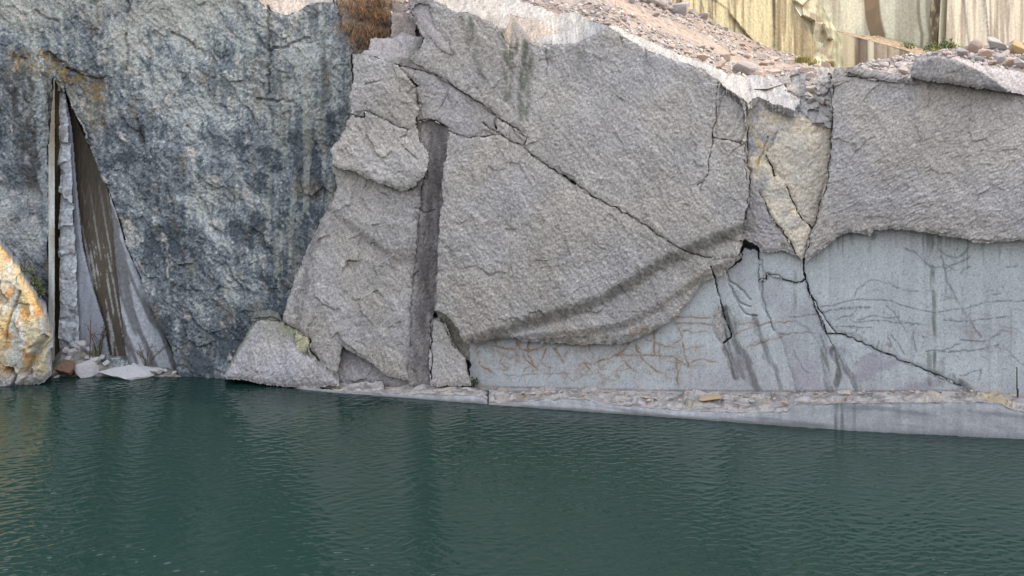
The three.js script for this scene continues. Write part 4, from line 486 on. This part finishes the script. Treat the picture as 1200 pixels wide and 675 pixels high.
for (const [x, y, w, h] of [[66, 441, 8, 5], [158, 431, 10, 5], [180, 438, 20, 6], [135, 424, 13, 5], [104, 414, 11, 8], [96, 410, 10, 11], [85, 418, 14, 9], [111, 427, 13, 9], [192, 436, 9, 4], [119, 421, 9, 6], [90, 412, 10, 9], [78, 414, 9, 7], [125, 428, 9, 6], [166, 430, 7, 4], [205, 439, 8, 4], [80, 424, 10, 7], [104, 422, 9, 6]]) stone('rock', bank(x, y), w, h, TINT.pale, 'small pale rock in the rubble under the slot', 'rock', 'small rocks under the slot');
// stones on the long ledge
const ledgeP = (px, py) => { const B0 = wallP(px, at([[573, 454], [800, 459], [1340, 459]], px), -.25), L = ray(px, at([[700, 470], [800, 481], [900, 484], [960, 473.5], [1170, 472], [1200, 483]], px), waterD(at([[573, 474.5], [800, 490.5], [1000, 505], [1200, 515]], px)) + .12), b = at([[573, 454], [800, 459], [1340, 459]], px), l = at([[700, 470], [800, 481], [900, 484], [960, 473.5], [1170, 472], [1200, 483]], px); const P = B0.map((x, i) => mix(x, L[i], cl((py - b) / (l - b)))); P[1] += .06; return P; };
stone('rock_slab', ledgeP(833, 471), 27, 5.5, TINT.ochre, 'ochre yellow flat stone lying on the long sawn ledge', 'rock slab', null, { tilt: .22, turn: .2, sink: .05 });
for (const [x, y, w, h] of [[804, 464, 6, 4], [760, 472, 7, 3], [880, 473, 9, 3], [863, 476, 8, 3], [700, 464, 6, 3], [918, 476, 8, 5], [640, 463, 7, 3], [1040, 464, 6, 3], [1092, 464, 7, 3], ...[...Array(54)].map((_, i) => [592 + i * 10.8 + 9 * n2(i * 3.3, 2), 463 + 5 * n2(i * 1.7, 9) + (i > 12 && i < 32 ? 6 : 0), 4 + 9 * Math.abs(n2(i * 2.1, 4)), 2 + 2.4 * Math.abs(n2(i * 1.3, 14))])]) stone('ledge_chip', ledgeP(x, y), w, h, rr() < .5 ? TINT.pink : rr() < .6 ? TINT.grey : TINT.pale, 'small flat chip of rock on the long sawn ledge', 'stone', 'chips on the long ledge');
// gravel
{
  const N = 14000, g = GRIT, im = new THREE.InstancedMesh(g, new THREE.MeshStandardMaterial({ roughness: 1 }), N), M = new THREE.Matrix4(), q = new THREE.Quaternion(), e = new THREE.Euler(), c = new THREE.Color(); let n = 0;
  while (n < N) { const x = 470 + rr() * 800, t = .03 + .96 * rr(), f = at(GF, x), b = at(GB, x), y = mix(f, b, t); if (y < -25) continue; const tr = Math.abs(t - .55) < .1 && x > 620 && x < 960; if (tr && rr() < .88) continue; const P = onGround(x, y), s = (.04 + .17 * Math.pow(rr(), 3.2)) * (tr ? .6 : 1); e.set(rr() * .6, rr() * 6, rr() * .6); q.setFromEuler(e); M.compose(new THREE.Vector3(P[0], P[1] - s * .12, P[2]), q, new THREE.Vector3(s * (1 + rr() * .6), s * .7, s)); im.setMatrixAt(n, M); const v = .20 + .26 * rr(); c.setRGB(v * 1.06, v * (.86 + .1 * rr()), v * (.74 + .18 * rr())); im.setColorAt(n, c); n++; }
  im.name = 'gravel'; im.castShadow = im.receiveShadow = true; im.userData = { kind: 'stuff', label: 'fine pinkish gravel spread over the rubble ramp', category: 'gravel' }; scene.add(im);
}
// ---------------------------------------------------------------- metal rod and old pole
{
  const P = ledgeP(1192, 469), rod = thing('metal_rod', 'thin rusty metal rod standing upright on the long sawn ledge', 'rod'), m = plain(0x3a2a24, .8, .3);
  rod.position.set(P[0], P[1] - .05, P[2]); const k = -P[2] / F;
  add('upper_rod', new THREE.CylinderGeometry(.022, .026, 26 * k, 10).translate(-.01, 25 * k, 0), m, rod); add('sleeve', new THREE.CylinderGeometry(.036, .038, 13 * k, 10).translate(.02, 6.5 * k, 0), m, rod);
  const Q = bank(105, 424), s2 = add('rusty_pole', new THREE.CylinderGeometry(.02, .03, 2.1, 8).translate(0, 1.05, 0), plain(0x5c3524, .9), scene); s2.position.set(Q[0], Q[1] - .1, Q[2]); s2.rotation.z = -.03; tag(s2, 'thin rusty pole standing in the rubble under the slot', 'pole');
}
// ---------------------------------------------------------------- plants
const tubeOf = (pts, r0) => new THREE.TubeGeometry(new THREE.CatmullRomCurve3(pts.map(p => new THREE.Vector3(...p))), pts.length * 3, r0, 4);
function tuft(name, P, w, h, n, hexes, label, category, group, o = {}) {
  const t = thing(name, label, category, group), r = rng(Math.floor(P[0] * 997 + P[1] * 131 + 5000)), pos = [], col = [], idx = []; t.position.set(...P); const cs = hexes.map(x => new THREE.Color(x));
  for (let i = 0; i < n; i++) {
    const a = r() * 6.283, q = Math.sqrt(r()), bx = Math.cos(a) * q * w * .5, bz = Math.sin(a) * q * w * .35, L = (o.blade ?? .18) * (.6 + .8 * r()), yy = o.blade_up ? 0 : r() * h * (1 - .5 * q), th = r() * 6.283, up = o.blade_up ? 1.1 + r() * .45 : r() * 2 - .6, wd = L * (o.thin ?? .35);
    const dx = Math.cos(th) * Math.cos(up), dz = Math.sin(th) * Math.cos(up), dy = Math.sin(up), k = pos.length / 3, sx = -Math.sin(th) * wd * .5, sz = Math.cos(th) * wd * .5;
    pos.push(bx, yy, bz, bx + dx * L * .5 + sx, yy + dy * L * .5, bz + dz * L * .5 + sz, bx + dx * L * .5 - sx, yy + dy * L * .5, bz + dz * L * .5 - sz, bx + dx * L, yy + dy * L * .92, bz + dz * L);
    const c = cs[Math.floor(r() * cs.length)], v = .75 + .5 * r(); for (let m = 0; m < 4; m++) col.push(c.r * v, c.g * v, c.b * v); idx.push(k, k + 1, k + 2, k + 1, k + 3, k + 2);
  }
  const g = new THREE.BufferGeometry(); g.setAttribute('position', new THREE.Float32BufferAttribute(pos, 3)); g.setAttribute('color', new THREE.Float32BufferAttribute(col, 3)); g.setIndex(idx); g.computeVertexNormals();
  add(o.blade_up ? 'blades' : 'leaves', g, LEAF, t);
  if (!o.blade_up) { const st = []; for (let i = 0; i < 5; i++) { const a = r() * 6.283; st.push(tubeOf([[0, -.1, 0], [Math.cos(a) * w * .15, h * .4, Math.sin(a) * w * .1], [Math.cos(a) * w * .35, h * .85, Math.sin(a) * w * .2]], .012)); } add('stem', mergeGeometries(st), TWIG, t); }
  return t;
}
const LEAF = new THREE.MeshPhysicalMaterial({ vertexColors: true, roughness: .9, side: THREE.DoubleSide, transmission: .3, thickness: 0 }), TWIG = plain(0x4a3a2c, .95);
const GREEN = [0x5a6b24, 0x75822f, 0x3f4f1c], DRYG = [0x9a8a4a, 0x8a7240, 0xa89a60], RUSTY = [0x8a5a34, 0xb08450, 0x4a3826, 0x7a6444, 0x9a6a3a];
for (const [x, y, w, h] of [[28, 318, 1.0, .7], [40, 332, .8, .6], [46, 342, .5, .5]]) { const P = wallP(x, y + 4, .5); tuft('wall_shrub', P, w, h, 420, [...GREEN, 0x8a8030], 'small yellow-green shrub growing in the gap behind the golden boulder', 'shrub', 'shrubs behind the golden boulder', { blade: .11 }); }
for (const [x, y, w, h, n] of [[1093, 62, 1.0, .7, 500], [1110, 62, .9, 1.0, 600], [1123, 66, 1.6, .7, 700], [1064, 58, 1.0, .6, 240]]) tuft('green_tuft', ray(x, y, x < 1080 ? 72 : 62), w, h, n, GREEN, 'bushy green tuft growing at the foot of the far cliff', 'plant', 'green tufts at the far cliff', { blade: .16 });
tuft('dry_tuft', ray(1098, 70, 60.5), 1.6, .7, 700, [...DRYG, 0xb09a80], 'beige dry bush between the green tufts and the long slab', 'plant', null, { blade: .2, thin: .16 });
for (const [x, y] of [[937, 74], [944, 75], [953, 78], [972, 80]]) tuft('dry_grass', onGround(x, y), .55, .5, 160, [...DRYG, 0x7c8038], 'tuft of yellowish grass on the rubble ramp', 'grass tuft', 'grass tufts on the ramp', { blade: .38, thin: .08, blade_up: 1 });
{ const hol = pieces.find(p => p.name === 'hollow'); for (const [x, y, n] of [[408, 42, 500], [420, 56, 600], [432, 44, 700], [445, 50, 700], [424, 24, 700], [440, 26, 700], [452, 30, 500], [410, 14, 500], [430, 8, 600], [448, 8, 600]]) tuft('dry_shrub', wallP(x, y, hol.off(x, y) + .25), 1.3, .7, Math.round(n * .55), RUSTY, 'rust-brown dry shrub filling the hollow between the two cliffs', 'shrub', 'dry shrubs in the hollow', { blade: .38, thin: .06 }); }
tuft('fern', wallP(555, 452, .25), .5, .4, 160, [0x2f3f18, 0x42521f], 'small dark green fern at the corner of the sawn face', 'fern', null, { blade: .12 });
tuft('seedling', bank(113, 418), .5, .8, 140, [0x66803a, 0x8a9a50], 'small light green seedling beside the rusty pole', 'plant', null, { blade: .1 });
// bare bushes
function bareBush(P, h, w, n, label) {
  const t = thing('bare_bush', label, 'bush'), r = rng(Math.floor(P[0] * 331 + 9000)), br = []; t.position.set(...P);
  for (let i = 0; i < n; i++) { const a = r() * 6.283, e = .3 + r() * .7, tip = [Math.cos(a) * w * .5 * e, h * (.4 + .6 * r()), Math.sin(a) * w * .3 * e], midp = [tip[0] * .4 + (r() - .5) * .2, tip[1] * .6, tip[2] * .4]; br.push(tubeOf([[0, -.1, 0], midp, tip], .012)); for (let k = 0; k < 3; k++) { const f = .4 + .5 * r(), s = midp.map((v, q) => mix(v, tip[q], f)); br.push(tubeOf([s, [s[0] + (r() - .5) * .3, s[1] + r() * .15, s[2] + (r() - .5) * .2], [s[0] + (r() - .5) * .7, s[1] + (r() - .2) * .4, s[2] + (r() - .5) * .4]], .007)); } }
  add('branches', mergeGeometries(br), TWIG, t);
}
bareBush(bank(116, 420), 1.8, 1.5, 12, 'leafless tangled bush in front of the brown slot'); bareBush(bank(172, 431), 1.4, 2.4, 12, 'leafless spreading bush at the foot of the grey slab beside the slot');

renderer.render(scene, camera);
